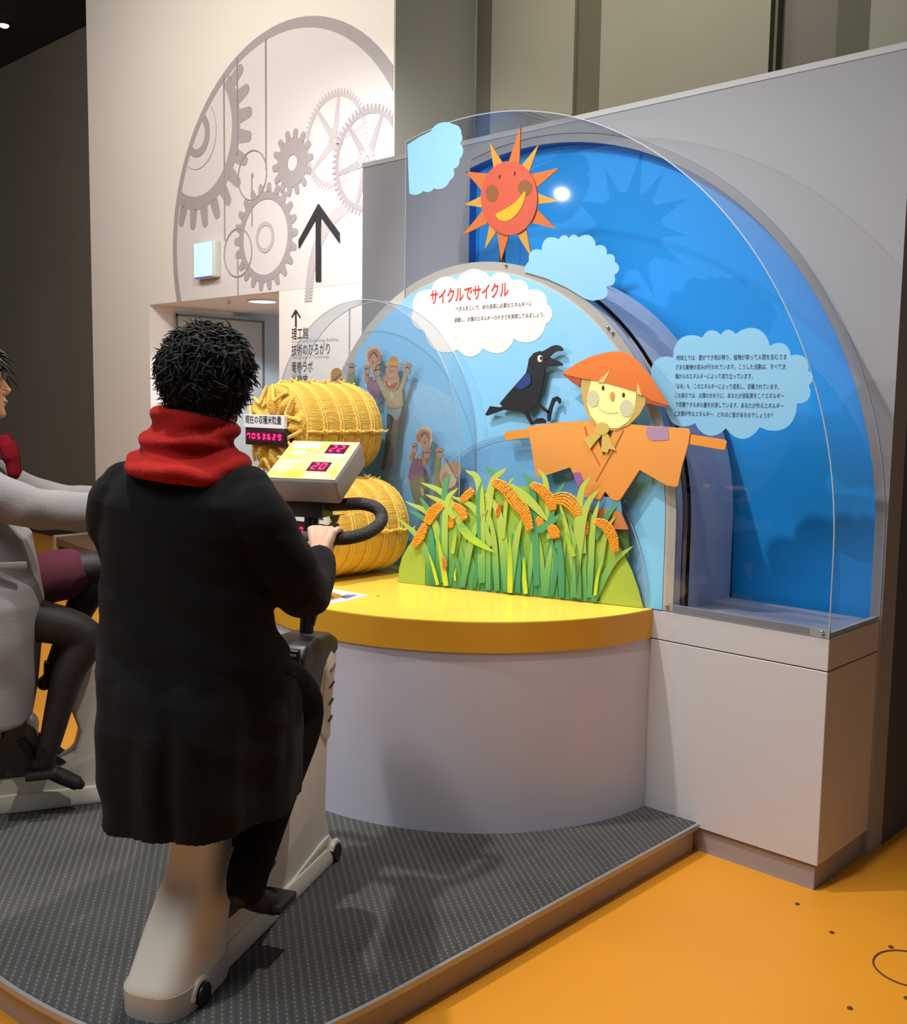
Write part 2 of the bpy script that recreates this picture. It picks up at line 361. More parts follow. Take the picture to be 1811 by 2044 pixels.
# great ring (circle fitted on the wall plane) and the paler disc inside it
import numpy as np
def fitc(px):
    P = [wpt(*p) for p in px]; A = np.array([[a, b, 1] for a, b in P]); B = np.array([-(a*a+b*b) for a, b in P])
    s = np.linalg.lstsq(A, B, rcond=None)[0]; return float(-s[0]/2), float(-s[1]/2), float(math.sqrt(s[0]**2/4+s[1]**2/4-s[2]))
RC = fitc([(650, 870), (700, 600), (840, 290), (1000, 120), (1180, 47), (1300, 75), (1400, 150), (1483, 265)])
RI = fitc([(667, 870), (715, 590), (850, 310), (1003, 145), (1170, 100), (1300, 135), (1400, 225), (1478, 340)])
arc = lambda c, r: [(c[0]+r*math.cos(R(a)), c[1]+r*math.sin(R(a))) for a in range(0, 360, 4)]
def above_door(P):
    if not P: return P
    P = clipx(P, DZ, 99, 1); return P
def quads(c0, r0, c1, r1, n=90):
    out = []
    for k in range(n):
        t0, t1 = 2*PI*k/n, 2*PI*(k+1)/n
        out.append([(c0[0]+r0*math.cos(t0), c0[1]+r0*math.sin(t0)), (c1[0]+r1*math.cos(t0), c1[1]+r1*math.sin(t0)), (c1[0]+r1*math.cos(t1), c1[1]+r1*math.sin(t1)), (c0[0]+r0*math.cos(t1), c0[1]+r0*math.sin(t1))])
    return out
film('mural_disc', [arc(RI, RI[2])], M_mural_w, 1, above_door)
film('mural_ring', quads(RI[:2], RI[2], RC[:2], RC[2]), M_mural, 2, above_door)
def inring(P):   # keep what lies left of nothing: clip by the ring's left arc with a polygon test on the centre
    c = (sum(p[0] for p in P)/max(len(P), 1), sum(p[1] for p in P)/max(len(P), 1)) if P else (0, 0)
    return P if P and math.hypot(c[0]-RC[0], c[1]-RC[1]) < RC[2]-.06 else []
def gear(cen, top, n, h, m, k, hole=None, rim=None, sp=None, ph=0, name='mural_gear', w0=.34, w1=.2):
    cx, cz = wpt(*cen); r = wpt(*top)[1]-cz
    P = teeth(cx, cz, r-h, h, n, w0, w1, ph)
    if rim: P += ring(cx, cz, rim*r, r-h)
    if hole is not None and not rim: P += ring(cx, cz, hole*r, r-h)
    if sp: P += spokes(cx, cz, .04, rim*r, sp, .045*r*2, .018*r*2)
    film(name, P, m, k, inring); return cx, cz, r
cx, cz, r = gear((745, 508), (745, 145), 25, .15, M_mural, 3, rim=.65, ph=.3, w0=.34, w1=.22)
film('mural_gear_hub', ring(cx, cz, .15*r, .235*r), M_mural, 4, inring); film('mural_gear_hub', ring(cx, cz, .355*r, .365*r), M_mural_l, 4, inring)
gear((1103, 613), (1103, 486), 14, .06, M_mural, 5, hole=.24, ph=.1, w0=.34, w1=.22)
cx, cz, r = gear((1000, 893), (1005, 688), 22, .062, M_mural, 4, rim=.70)
film('mural_gear_hub', ring(cx, cz, .21*r, .29*r), M_mural_l, 4)
cx, cz, r = gear((1262, 527), (1262, 335), 60, .028, M_mural_l, 3, rim=.84, sp=(10, 82, 130, 215, 290), w0=.3, w1=.15)
film('mural_pinion', teeth(cx, cz, .04, .022, 10)+ring(cx, cz, .012, .04), M_mural_l, 4)
cx, cz, r = gear((1385, 603), (1385, 392), 56, .034, M_mural, 4, rim=.82, sp=(62, 128, 190, 250, 330), w0=.3, w1=.15)
film('mural_pinion', teeth(cx, cz, .055, .025, 14)+ring(cx, cz, .012, .055), M_mural_l, 5); film('mural_pinion_centre', [arc((cx, cz), .034)], M_mural_w, 6); film('mural_pinion_centre', ring(cx, cz, .016, .030), M_mural, 7)
for cen, top in (((952, 660), 565), ((898, 951), 858)):
    cx, cz = wpt(*cen); r = wpt(cen[0], top)[1]-cz
    film('mural_pulley', ring(cx, cz, r*.955, r), M_mural, 6); film('mural_pulley_pin', [arc((cx, cz), .014)], M_mural, 6)
for x, y0, y1 in ((845, 285, 905), (895, 215, 585), (1003, 147, 640), (951, 665, 850), (898, 955, 1108)):
    a, b = wpt(x, y0), wpt(x, y1); film('mural_line', [[(a[0]-.005, a[1]), (a[0]+.005, a[1]), (a[0]+.005, b[1]), (a[0]-.005, b[1])]], M_mural, 7)
a, b = wpt(1318, 1160), wpt(1318, 1420)
film('panel_joint', [[(a[0]-.006, a[1]), (a[0]+.006, a[1]), (a[0]+.006, 0.1), (a[0]-.006, 0.1)]], M_mural, 3)
# saw-tooth trail
tr = [(1360, 745), (1300, 785), (1250, 830), (1215, 885), (1188, 950), (1172, 1030), (1162, 1135)]
pts = crom([(*wpt(*p), 0) for p in tr], 9); P = []
for i in range(len(pts)-1):
    a, b = pts[i], pts[i+1]; t = (b-a).normalized(); n = Vector((-t.y, t.x, 0))*.6; mdl = (a+b)/2
    for u, v in ((a-n*.07, mdl+n*.07), (mdl+n*.07, b-n*.07)):
        w = (v-u).normalized(); k = Vector((-w.y, w.x, 0))*.006; P.append([(q.x, q.y) for q in (u-k, u+k, v+k, v-k)])
film('mural_chain', P, M_mural_l, 3)
# arrows and the directory text
ZA = zc(560, 380, 8.517)
def pxfilm(name, polys, m, k):
    film(name, [[(q.x, q.z) for q in (py(x, y, PY) for x, y in P)] for P in polys], m, k)
pxfilm('arrow', [ZA([(618, 480), (660, 440), (700, 460), (700, 1548), (618, 1550)])], M_ink, 8)
pxfilm('arrow', [ZA([(660, 232), (662, 440), (618, 490), (328, 990), (324, 855)])], M_ink, 8)
pxfilm('arrow', [ZA([(660, 232), (1015, 725), (1020, 898), (700, 455), (662, 440)])], M_ink, 8)
ZB = zc(540, 600, 9.055)
pxfilm('small_arrow', [ZB([(456, 200), (474, 200), (478, 480), (458, 480)]), ZB([(465, 160), (470, 195), (395, 315), (392, 290)]), ZB([(465, 160), (470, 195), (545, 315), (548, 290)])], M_ink, 5)
UX, UZ = Vector((1, 0, 0)), Vector((0, 0, 1))
for s_, x0, x1, yb, big in (('理工館', 583, 616, 676, 1), ('Science and Technology Building', 583, 676, 684, 0), ('技術のひろがり', 583, 659, 708, 1), ('The Spread of Technology', 583, 658, 716, 0), ('竜巻ラボ', 583, 625, 742, 1), ('Tornado Lab', 583, 614, 750, 0), ('休憩室', 583, 615, 770, 1)):
    a, b = py(x0, yb, PY), py(x1, yb, PY); text('directory_text' if big else 'directory_subtext', s_, M_ink if big else M_inkl, wl, (a.x, PY-.002, a.z), UX, UZ, (.088 if big else .03), width=(b.x-a.x))

# display wall, a grey partition with a round-headed blue niche
WY, WT, WR, WL = 3.541, 2.725, -1.315, -4.0
NC, NR, NL = (-2.915, 1.10), 1.56, -3.27
def nz(x): return NC[1]+math.sqrt(max(0, NR**2-(x-NC[0])**2))
NX1 = NC[0]+NR-.002; xs = [NL+(NX1-NL)*(1-math.cos(PI/2*i/48)) if False else NL+(NX1-NL)*math.sin(PI/2*i/48) for i in range(49)]
g = G(); g.box(WL, NL, WY, WY+.12, 0, WT).box(NX1, WR, WY, WY+.12, 0, WT).box(NL, NX1, WY, WY+.12, 0, .8)
for a, b in zip(xs, xs[1:]):
    g.add([(a, WY, nz(a)), (b, WY, nz(b)), (b, WY, WT), (a, WY, WT), (a, WY+.12, nz(a)), (b, WY+.12, nz(b)), (b, WY+.12, WT), (a, WY+.12, WT)], [(0, 1, 2, 3), (4, 7, 6, 5), (3, 2, 6, 7)])
wr = struct(g.mk('wall_right', M_wall, smooth=0))
G().box(WL-.004, WR+.004, WY-.003, WY+.13, WT, WT+.022).mk('top_cap', mat('cap_strip', 'b9b9b6', .5), wr, smooth=0)
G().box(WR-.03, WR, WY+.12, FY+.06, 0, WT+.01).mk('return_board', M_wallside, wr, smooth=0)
G().box(WL, WL+.03, WY+.12, WY+.5, 0, WT+.01).mk('return_board', M_wall, wr, smooth=0)
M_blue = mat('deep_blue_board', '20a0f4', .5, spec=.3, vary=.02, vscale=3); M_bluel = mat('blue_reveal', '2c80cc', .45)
g = G(); V = []
for a, b in zip(xs, xs[1:]): g.add([(a, WY+.045, .8), (b, WY+.045, .8), (b, WY+.045, nz(b)), (a, WY+.045, nz(a))], [(0, 1, 2, 3)])
g.mk('niche_back', M_blue, wr, smooth=0)
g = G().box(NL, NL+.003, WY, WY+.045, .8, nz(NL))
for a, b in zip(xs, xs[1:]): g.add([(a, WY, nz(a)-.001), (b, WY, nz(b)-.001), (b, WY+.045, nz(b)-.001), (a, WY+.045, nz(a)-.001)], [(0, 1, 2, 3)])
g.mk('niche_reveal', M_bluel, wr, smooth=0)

# floor details
M_cap = mat('dark_floor_plug', '5a3a12', .6)
for k, (x, y) in enumerate(((1592, 1805), (1661, 1862), (1697, 2013), (1810, 1993), (1779, 1891))):
    q = pz(x, y, 0); lb = ('dark floor plug nearest the corner of the pale plinth', 'dark floor plug midway between plinth corner and round hatch', 'dark floor plug at the lower right, left of the frame corner', 'dark floor plug at the right picture edge below the round hatch', 'dark floor plug inside the round floor hatch')[k]
    G().tube([(q.x, q.y, 0), (q.x, q.y, .0025)], .0075, 10).mk('floor_plug', M_cap, loc=tuple(q)) and cat(COL.objects[-1], lb, 'plug', 'plugs in the orange floor')
hc = Vector((-.935, 2.885, 0)); P = [(hc.x+.098*math.cos(R(a)), hc.y+.098*math.sin(R(a)), .001) for a in range(0, 361, 8)]
fh = thing('floor_hatch', 'round flush hatch in the orange floor at the right edge', 'hatch', tuple(hc))
G().tube(P, .003, 6, cap=False).mk('hatch_joint', M_cap, fh); G().tube([(hc.x, hc.y, 0), (hc.x, hc.y, .0012)], .094, 32).mk('hatch_lid', M_orange, fh)
# upholstered trough far behind
bn = thing('bench', 'dark low bench with a curved wooden top far back on the orange floor', 'bench', (-8.0, 4.3, 0))
g = G(); g.box(-8.66, -7.3, 4.15, 4.6, 0, .30); g.mk('bench_base', mat('dark_bench', '1f1b17', .7), bn, smooth=0)
g = G(); g.prism([(-8.68+1.4*i/10, .30+.05*(1-math.sin(PI*i/10))) for i in range(11)]+[(-8.68+1.4*i/10, .27) for i in range(10, -1, -1)], lambda a, b: (a, 4.13, b), lambda a, b: (a, 4.60, b)); g.mk('bench_top', mat('tan_wood', '6b5238', .5), bn)
G().box(-8.71, -8.67, 4.12, 4.60, 0, .36).mk('bench_end', mat('pale_edge', 'a89a80', .5), bn, smooth=0)

# ================================================================== EXHIBIT
YF = 3.136; AX = -2.873
M_lam = mat('pale_mauve_laminate', 'cbc9d6', .38, vary=.012, vscale=4); M_lam2 = mat('warm_laminate', 'c8c5c6', .38, vary=.012, vscale=4)
M_kick = mat('kickplate_grey', '9d9698', .4); M_mat = None
def tread():
    m = D.materials.new('ribbed_tread_mat'); m.use_nodes = True; N, L = m.node_tree.nodes, m.node_tree.links; b = N['Principled BSDF']
    b.inputs['Roughness'].default_value = .85
    tc = N.new('ShaderNodeTexCoord'); mp = N.new('ShaderNodeMapping'); mp.inputs['Rotation'].default_value = (0, 0, R(34.4)); L.new(tc.outputs['Object'], mp.inputs[0])
    sx = N.new('ShaderNodeSeparateXYZ'); L.new(mp.outputs[0], sx.inputs[0])
    def mth(op, a, bb=None, c=None):
        n = N.new('ShaderNodeMath'); n.operation = op
        for i, v in enumerate((a, bb, c)):
            if v is None: continue
            if isinstance(v, (int, float)): n.inputs[i].default_value = v
            else: L.new(v, n.inputs[i])
        return n.outputs[0]
    row = mth('MULTIPLY', sx.outputs[1], 1/.0215); fr = mth('FRACT', row); rowi = mth('FLOOR', row)
    dash = mth('FRACT', mth('ADD', mth('MULTIPLY', sx.outputs[0], 1/.019), mth('MULTIPLY', rowi, .37)))
    on1 = mth('COMPARE', fr, .5, .07); on2 = mth('COMPARE', dash, .5, .17); dot = mth('MULTIPLY', on1, on2)
    rib = mth('PINGPONG', row, .5); nz_ = N.new('ShaderNodeTexNoise'); nz_.inputs['Scale'].default_value = 260; L.new(tc.outputs['Object'], nz_.inputs[0])
    nb = N.new('ShaderNodeTexNoise'); nb.inputs['Scale'].default_value = 4; L.new(tc.outputs['Object'], nb.inputs[0])
    v = mth('ADD', mth('MULTIPLY', nz_.outputs[0], .05), mth('MULTIPLY', rib, .05)); v = mth('ADD', v, mth('MULTIPLY', nb.outputs[0], .05)); v = mth("ADD", v, -.008)
    v = mth('ADD', v, mth("MULTIPLY", dot, .14)); cc = N.new('ShaderNodeCombineColor')
    L.new(v, cc.inputs[0]); L.new(mth('MULTIPLY', v, .985), cc.inputs[1]); L.new(mth('MULTIPLY', v, .94), cc.inputs[2]); L.new(cc.outputs[0], b.inputs['Base Color'])
    bp = N.new('ShaderNodeBump'); bp.inputs['Strength'].default_value = .6; bp.inputs['Distance'].default_value = .002
    L.new(mth('ADD', rib, mth('MULTIPLY', nz_.outputs[0], .6)), bp.inputs['Height']); L.new(bp.outputs[0], b.inputs['Normal']); return m
M_mat = tread()
PZ = .105
half = [(1.122, 2.141), (1.122, .55), (1.118, .42), (1.105, .28), (1.07, .16), (1.0, .06), (.90, 0), (.78, -.045), (.66, -.078), (.52, -.104), (.38, -.120), (.2, -.128), (0, -.13)]
out2 = [(AX+a, 1.13+b) for a, b in half]
out2[0] = (AX+1.122, YF)
rim2 = out2+[(2*AX-x, y) for x, y in out2[-2::-1]]
rim2 = [rim2[0]]+[(v.x, v.y) for v in crom([(a, b, 0) for a, b in rim2[1:-1]], 4)]+[rim2[-1]]
cxm, cym = AX, 2.2
def inset(P, d):
    o_ = []
    for i, (x, y) in enumerate(P):
        a = P[max(i-1, 0)]; b = P[min(i+1, len(P)-1)]; l = math.hypot(b[0]-a[0], b[1]-a[1]); n = ((b[1]-a[1])/l, -(b[0]-a[0])/l)
        if (cxm-x)*n[0]+(cym-y)*n[1] < 0: n = (-n[0], -n[1])
        o_.append((x+n[0]*d, y+n[1]*d))
    return o_
pf = thing('exhibit_platform', 'low dark ribbed platform with metal edge under both exercise bikes', 'platform', (AX, 2, 0))
pr = lambda P, z0, z1: G().prism(P, lambda a, b: (a, b, z0), lambda a, b: (a, b, z1))
pr(inset(rim2, .022), 0, PZ-.018).mk('side_board', mat('taupe_riser', 'a29488', .4), pf)
pr(rim2, PZ-.018, PZ-.001).mk('metal_edge', mat('satin_aluminium', 'a9abae', .38, .55), pf)
pr(inset(rim2, .012), PZ-.002, PZ+.0008).mk('tread_mat', M_mat, pf, smooth=0)

pl = thing('display_plinth', 'pale boxy plinth with recessed kick behind the round yellow counter', 'plinth', (-2.0, 3.3, 0))
PX0, PX1 = -3.95, -1.323
G().box(PX0, PX1-.014, YF+.014, WY, 0, .085).mk('kickplate', M_kick, pl, smooth=0)
o = G().box(PX0, PX1, YF, WY, .089, .727).mk('lower_panel', M_lam2, pl, smooth=0); bev(o, .0015, 1)
G().box(PX0, PX1-.004, YF+.004, WY, .085, .83).mk('core', mat('shadow_gap', '4c4645', .8), pl, smooth=0)
o = G().box(PX0, PX1, YF, WY, .731, .834).mk('upper_panel', M_lam2, pl, smooth=0); bev(o, .0015, 1)
G().box(PX0, PX1-.003, YF+.003, WY, .834, .838).mk('top_board', mat('grey_top', '9a9ba6', .25), pl, smooth=0)

ct = thing('round_counter', 'half-round counter with pale drum and glossy yellow top', 'counter', (-2.835, 2.7, PZ))
CX, CY, CR = -2.835, 3.134, .858
hc_ = lambda r, e=0: [(CX+r*math.cos(R(a)), CY-r*math.sin(R(a))) for a in [180*i/72 for i in range(73)]]
pr(hc_(CR), PZ, .732).mk('drum', M_lam, ct)
M_yel = mat('glossy_yellow_top', 'ffda55', .22, spec=.5); M_yels = mat('shaded_yellow_edge', 'dba02c', .35)  # edge is the same yellow, darkened in the colour for its unlit side
pr(hc_(CR+.006), .732, .833).mk('edge_band', M_yels, ct)
pr(hc_(CR+.0055), .833, .837).mk('top', M_yel, ct)
q = pz(755, 1190, .8372); G().tube([q, q+Vector((0, 0, .0006))], .008, 12).mk('cable_plug', mat('tan_plug', 'b08020', .5), ct)

def archpath(r, n=56, z0=.838, cz=1.14, cx=AX):
    P = [(cx+r, z0), (cx+r, (z0+cz)/2)] + [(cx+r*math.cos(PI*i/n), cz+r*math.sin(PI*i/n)) for i in range(n+1)] + [(cx-r, (z0+cz)/2), (cx-r, z0)]
    return P
ah = thing('arched_backdrop', 'arched sky-blue picture board with grey rim behind the grass', 'backdrop', (AX, 3.3, .838))
def shell(name, r, r2, y0, y1, m, th=.01):
    A, B = archpath(r), archpath(r2); g = G()
    for i in range(len(A)-1):
        (a, b), (c, d), (e, f), (h, j) = A[i], A[i+1], B[i], B[i+1]
        g.add([(a, y0, b), (c, y0, d), (c, y1, d), (a, y1, b), (e, y0, f), (h, y0, j), (h, y1, j), (e, y1, f)], [(0, 1, 2, 3), (4, 7, 6, 5), (0, 4, 5, 1), (3, 2, 6, 7)])
    return g.mk(name, m, ah)
M_rim = mat('warm_grey_rim', 'bdb7ad', .4); M_vio = mat('mauve_grey_shell', 'c6c6d4', .35)
shell('rim', .984, .935, YF, YF+.012, M_rim)
shell('front_shell', .984, .97, YF+.012, 3.182, M_vio)
shell('slot', .955, .945, 3.182, 3.236, mat('black_slot', '131112', .5))
shell('rear_shell', .984, .97, 3.236, WY, M_vio)
shell('slot_lip', .984, .945, 3.180, 3.182, M_vio); shell('slot_lip', .984, .945, 3.236, 3.238, M_vio)
A = archpath(.942)
G().prism(A, lambda a, b: (a, YF-.003, b), lambda a, b: (a, YF+.02, b)).mk('sky_board', grad('sky_print', [(0, '80c8f2'), (1.2, '8bc4ea')]), ah, smooth=0)
# white title cloud
Zt = zc(800, 520, 3.937)
cl = scallop(Zt([(240, 230), (440, 155), (705, 135), (880, 160), (1005, 235), (1150, 345), (1140, 500), (890, 615), (650, 690), (450, 700), (190, 550), (100, 390)]), .30)
TC = plate('title_cloud', cl, YF-.003, .002, mat('white_print', 'e9e5df', .45), ah, .0012, smooth=0)
a, b = py(861, 606, YF), py(1017, 590, YF); text('title_text', 'サイクルでサイクル', mat('red_print', 'c8372f', .5), TC, (a.x, YF-.0045, a.z), b-a, UZ, .066, width=(b-a).length, lift=.0006, bold=.022)
for s_, x0, y0, x1, y1 in (('ペダルをこいで、米の成長に必要なエネルギーに', 911, 621, 1064, 610), ('挑戦し、太陽のエネルギーの大きさを実感してみましょう。', 909, 643, 1089, 632)):
    a, b = py(x0, y0, YF), py(x1, y1, YF); text('body_text', s_, M_ink, TC, (a.x, YF-.0045, a.z), b-a, UZ, .021, width=(b-a).length, lift=.0006)

# acrylic covers
M_ac = acrylic('clear_acrylic', haze=.0); M_ac_side = acrylic('clear_acrylic_bend', (.92, .94, .965), haze=.035); M_ac_t = acrylic('clear_acrylic_tinted', (.90, .93, .955), haze=.03)
M_edge = mat('polished_acrylic_edge', 'aebccb', .2, spec=.8); M_bolt = mat('chrome_bolt', 'e5e5e5', .12, 1)
KC, KR, KL = (-2.91, 1.11), 1.587, -3.262
def kz(x): return KC[1]+math.sqrt(max(0, KR**2-(x-KC[0])**2))
t0 = math.acos((KL-KC[0])/KR); arcK = [(KC[0]+KR, .838), (KC[0]+KR, .97)] + [(KC[0]+KR*math.cos(t0*i/60), KC[1]+KR*math.sin(t0*i/60)) for i in range(61)]
cv = thing('arched_acrylic_cover', 'large clear arched acrylic cover over the blue niche and the smiling sun', 'cover', (-2.3, 3.3, .838))
# front pane: strips between the outer arc and the inner arch
def inner(x):
    r = .95; dx = x-AX
    return 1.14+math.sqrt(max(0, r*r-dx*dx)) if abs(dx) < r else .838
xs2 = sorted(set([KL+(KC[0]+KR-KL)*i/90 for i in range(91)]+[AX+.95-.0005, AX+.9505])); g = G()
for a, b in zip(xs2, xs2[1:]):
    for y in (YF-.006, YF-.001): g.add([(a, y, inner(a)), (b, y, inner(b)), (b, y, kz(b)), (a, y, kz(a))], [(0, 1, 2, 3)])
g.mk('front_pane', M_ac, cv, smooth=0)
g = G()
for (a, b), (c, d) in zip(arcK, arcK[1:]): g.add([(a, YF-.006, b), (c, YF-.006, d), (c, WY, d), (a, WY, b)], [(0, 1, 2, 3)])
g.mk('bent_pane', M_ac_side, cv, smooth=40)
G().add([(KL, YF-.006, inner(KL)), (KL, WY, inner(KL)), (KL, WY, kz(KL)), (KL, YF-.006, kz(KL))], [(0, 1, 2, 3)]).mk('side_pane', M_ac_side, cv, smooth=0)
g = G().tube([(a, YF-.004, b) for a, b in arcK], .0022, 6); g.tube([(KL, YF-.004, kz(KL)), (KL, YF-.004, inner(KL))], .0018, 6); g.mk('front_edge', M_edge, cv)
G().tube([(a, WY-.002, b) for a, b in arcK], .002, 6).mk('wall_edge', M_edge, cv)
g = G().box(-1.889, -1.325, YF-.001, YF+.012, .836, .862).box(-1.34, -1.325, YF, WY, .838, .852); g.mk('base_rail', mat('frosted_rail', 'a9adb0', .35), cv, smooth=0)
for x, y in ((1331, 1209), (1641, 1262), (1213, 654), (1222, 664), (1009, 529)):
    q = py(x, y, YF-.006); G().ball(q, .0065, .005, .0065, 12, 8).mk('bolt', M_bolt, cv)
M_cloud = mat('pale_blue_sticker', '84bde0', .42); SY = YF-.006
c1 = scallop([(860, 262), (905, 248), (921, 268), (918, 285), (917, 318), (905, 337), (898, 360), (866, 376)], .22, closed=False)
plate('cloud_sticker', [(813.5, 289)]+[(836, 274)]+c1+scallop([(866, 376), (845, 381), (813.5, 383)], .22, False), SY, .0012, M_cloud, cv, .0014, smooth=0)
Z2 = zc(880, 230, 4.766)
c2 = scallop(Z2([(840, 1385), (962, 1285), (1125, 1180), (1222, 1172), (1310, 1165), (1475, 1245), (1580, 1325), (1655, 1395), (1650, 1520), (1572, 1625), (1500, 1755)]), .36, closed=False)
plate('cloud_sticker', c2+Z2([(1440, 1765), (1370, 1745), (1200, 1640), (1000, 1550), (795, 1490), (800, 1440)]), SY, .0012, M_cloud, cv, .0014, smooth=0)
Z3 = zc(1290, 630, 4.895)
c3 = scallop(Z3([(50, 600), (265, 410), (550, 215), (730, 190), (875, 180), (1210, 295), (1415, 390), (1585, 540), (1590, 680), (1475, 860), (1110, 1090), (780, 1100), (480, 1050), (200, 900)]), .33, closed=False)
C3 = plate('cloud_sticker', c3, SY, .0012, M_cloud, cv, .0014, smooth=0)
T3 = ['地球上では、雲ができ雨が降り、植物が育って人間を含むさま', 'ざまな動物の営みが行われています。こうした活動は、すべて太', '陽からのエネルギーによって成り立っています。', '「お米」も、このエネルギーによって成長し、収穫されています。', 'この展示では、太陽のかわりに、あなたが自転車をこぐエネルギー', 'で収穫できる米の量を計測しています。あなたが作るエネルギー', 'と太陽が作るエネルギー、どれほど差があるのでしょうか？']
E3 = [(298, 433, 1375, 425), (292, 524, 1370, 520), (290, 613, 1045, 613), (288, 710, 1300, 717), (285, 800, 1350, 806), (288, 888, 1345, 905), (280, 976, 1240, 998)]
for s_, (x0, y0, x1, y1) in zip(T3, E3):
    (u0, v0), (u1, v1) = Z3([(x0, y0), (x1, y1)]); a, b = py(u0, v0, SY), py(u1, v1, SY)
    text('cloud_text', s_, M_ink, C3, (a.x, SY-.0018, a.z), b-a, UZ, .0195, width=(b-a).length, lift=.0004)

def dome(name, label, cx, cz, r, y0, y1, zb, m, side=True):
    t = thing(name, label, 'cover', (cx, y0, zb)); n = 48
    a0 = math.asin(max(-1, (zb-cz)/r)) if zb > cz-r else -PI/2
    if zb < cz: P = [(cx+r, zb)]+[(cx+r*math.cos(PI*i/n), cz+r*math.sin(PI*i/n)) for i in range(n+1)]+[(cx-r, zb)]
    else: P = [(cx+r*math.cos(a0+(PI-2*a0)*i/n), cz+r*math.sin(a0+(PI-2*a0)*i/n)) for i in range(n+1)]
    G().prism(P, lambda a, b: (a, y0, b), lambda a, b: (a, y0+.005, b)).mk('front_pane', m, t, smooth=0)
    G().tube([(a, y0, b) for a, b in P], .0016, 6).mk('pane_edge', M_edge, t)
    if side:
        g = G()
        for (a, b), (c, d) in zip(P, P[1:]): g.add([(a, y0, b), (c, y0, d), (c, y1, d), (a, y1, b)], [(0, 1, 2, 3)])
        g.mk('bent_pane', M_ac_side, t, smooth=40); G().tube([(a, y1-.001, b) for a, b in P], .0016, 6).mk('rear_edge', M_edge, t)
    return t
dome('domed_acrylic_cover', 'clear domed acrylic cover over the cut-out farmers behind the straw bales', -3.447, 1.385, .615, 3.035, YF-.004, .838, M_ac_t)
dome('acrylic_sheet', 'low clear half-round acrylic sheet standing behind the rice plants', -2.585, .846, .597, 3.118, 3.12, .846, M_ac_t, side=False)
# ================================================================== CUT-OUT FIGURES
def C(n, c, **k): return mat(n, c, k.pop('rough', .5), **k)
O_sun = C('sun_orange', 'dc4f14', rough=.4); O_ray = C('ray_orange', 'e0741c'); Y_ray = C('ray_yellow', 'e0a334'); O_ck = C('sun_cheek', '9a5b1a'); Y_sm = grad('smile_yellow', [(0, 'e08a1c'), (.13, 'f0c018')])
sun = thing('sun_cutout', 'orange smiling sun cut-out with pointed rays inside the acrylic cover', 'sun', tuple(py(1018, 520, 3.19)))
SYN = 3.17
for k, T in enumerate(([(635, 450), (760, 90), (755, 455)], [(500, 535), (465, 255), (598, 453)], [(775, 460), (932, 275), (852, 530)], [(865, 545), (1128, 500), (918, 692)], [(915, 728), (1125, 820), (905, 855)], [(900, 868), (1095, 1080), (830, 1028)], [(813, 1040), (862, 1355), (716, 1130)], [(658, 1135), (572, 1385), (528, 1132)], [(525, 1122), (418, 1275), (448, 1070)], [(428, 1045), (205, 1140), (387, 908)], [(388, 887), (225, 850), (380, 758)], [(392, 732), (232, 535), (492, 543)])):
    cxz = (650, 790); T = [((x-cxz[0])*.93+cxz[0], (y-cxz[1])*.93+cxz[1]) if i != 1 else (x, y) for i, (x, y) in enumerate(T)]
    plate('sun_ray', Z2(T), SYN+.006, .005, (O_ray, Y_ray)[[0, 1, 1, 0, 1, 0, 1, 0, 1, 0, 1, 0][k]], sun, smooth=0)
SF = plate('sun_face', Z2(ell(650, 790, 268, 352, 56)), SYN, .006, O_sun, sun)
plate('cheek', Z2(ell(487, 743, 60, 82)), SYN, .001, O_ck, SF, .001, smooth=0); plate('cheek', Z2(ell(800, 690, 66, 76)), SYN, .001, O_ck, SF, .001, smooth=0)
for x, y in ((560, 585), (702, 555)): plate('eye', Z2(ell(x, y, 7, 19, 14)), SYN, .001, M_ink, SF, .0015, smooth=0)
plate('smile', Z2(spl2([(522, 945), (590, 905), (680, 850), (745, 790), (800, 722), (798, 790), (765, 880), (705, 960), (640, 1003), (570, 1000)], 4)), SYN, .001, Y_sm, SF, .0018, smooth=0)
a, b = py(1003, 470, SYN+.015), py(1003, 535, SYN+.03)
G().box(a.x-.014, a.x+.014, SYN+.014, SYN+.02, 2.06, a.z).mk('arm', mat('black_metal', '1a1818', .5), sun, smooth=0)

ZS = zc(940, 660, 3.3537)
SC = thing('scarecrow_cutout', 'scarecrow cut-out with orange conical hat and patched orange robe', 'scarecrow', tuple(py(1160, 1060, 3.09)))
SYC = 3.08
def sp(name, pts, m, k=0, n=0, par=SC, Y=SYC, th=.006, Z=ZS):
    P = spl2(pts, n) if n else pts
    return plate(name, Z(P), Y, th, m, par, .0014*k, smooth=0)
R_or = grad('robe_orange', [(-.1, 'd07f38'), (.35, 'e39a4c')]); S_or = C('stick_orange', 'e0902c'); HAT = grad('hat_orange', [(.3, 'b85c2c'), (.62, 'de7a36')]); HATU = C('hat_underside', 'a34d30')
sp('arm_stick', [(225, 685), (235, 676), (420, 652), (420, 708), (242, 733), (232, 725)], S_or, 0); sp('arm_stick', [(1440, 690), (1695, 730), (1712, 745), (1705, 790), (1690, 798), (1440, 755)], S_or, 0)
sp('trousers', [(755, 1100), (1000, 1120), (1012, 1240), (790, 1215)], C('trouser_blue', '5f8fb4'), 1)
sp('shin', [(790, 1192), (900, 1200), (1000, 1212), (1052, 1330), (860, 1330)], C('shin_orange', 'bf7640'), 2)
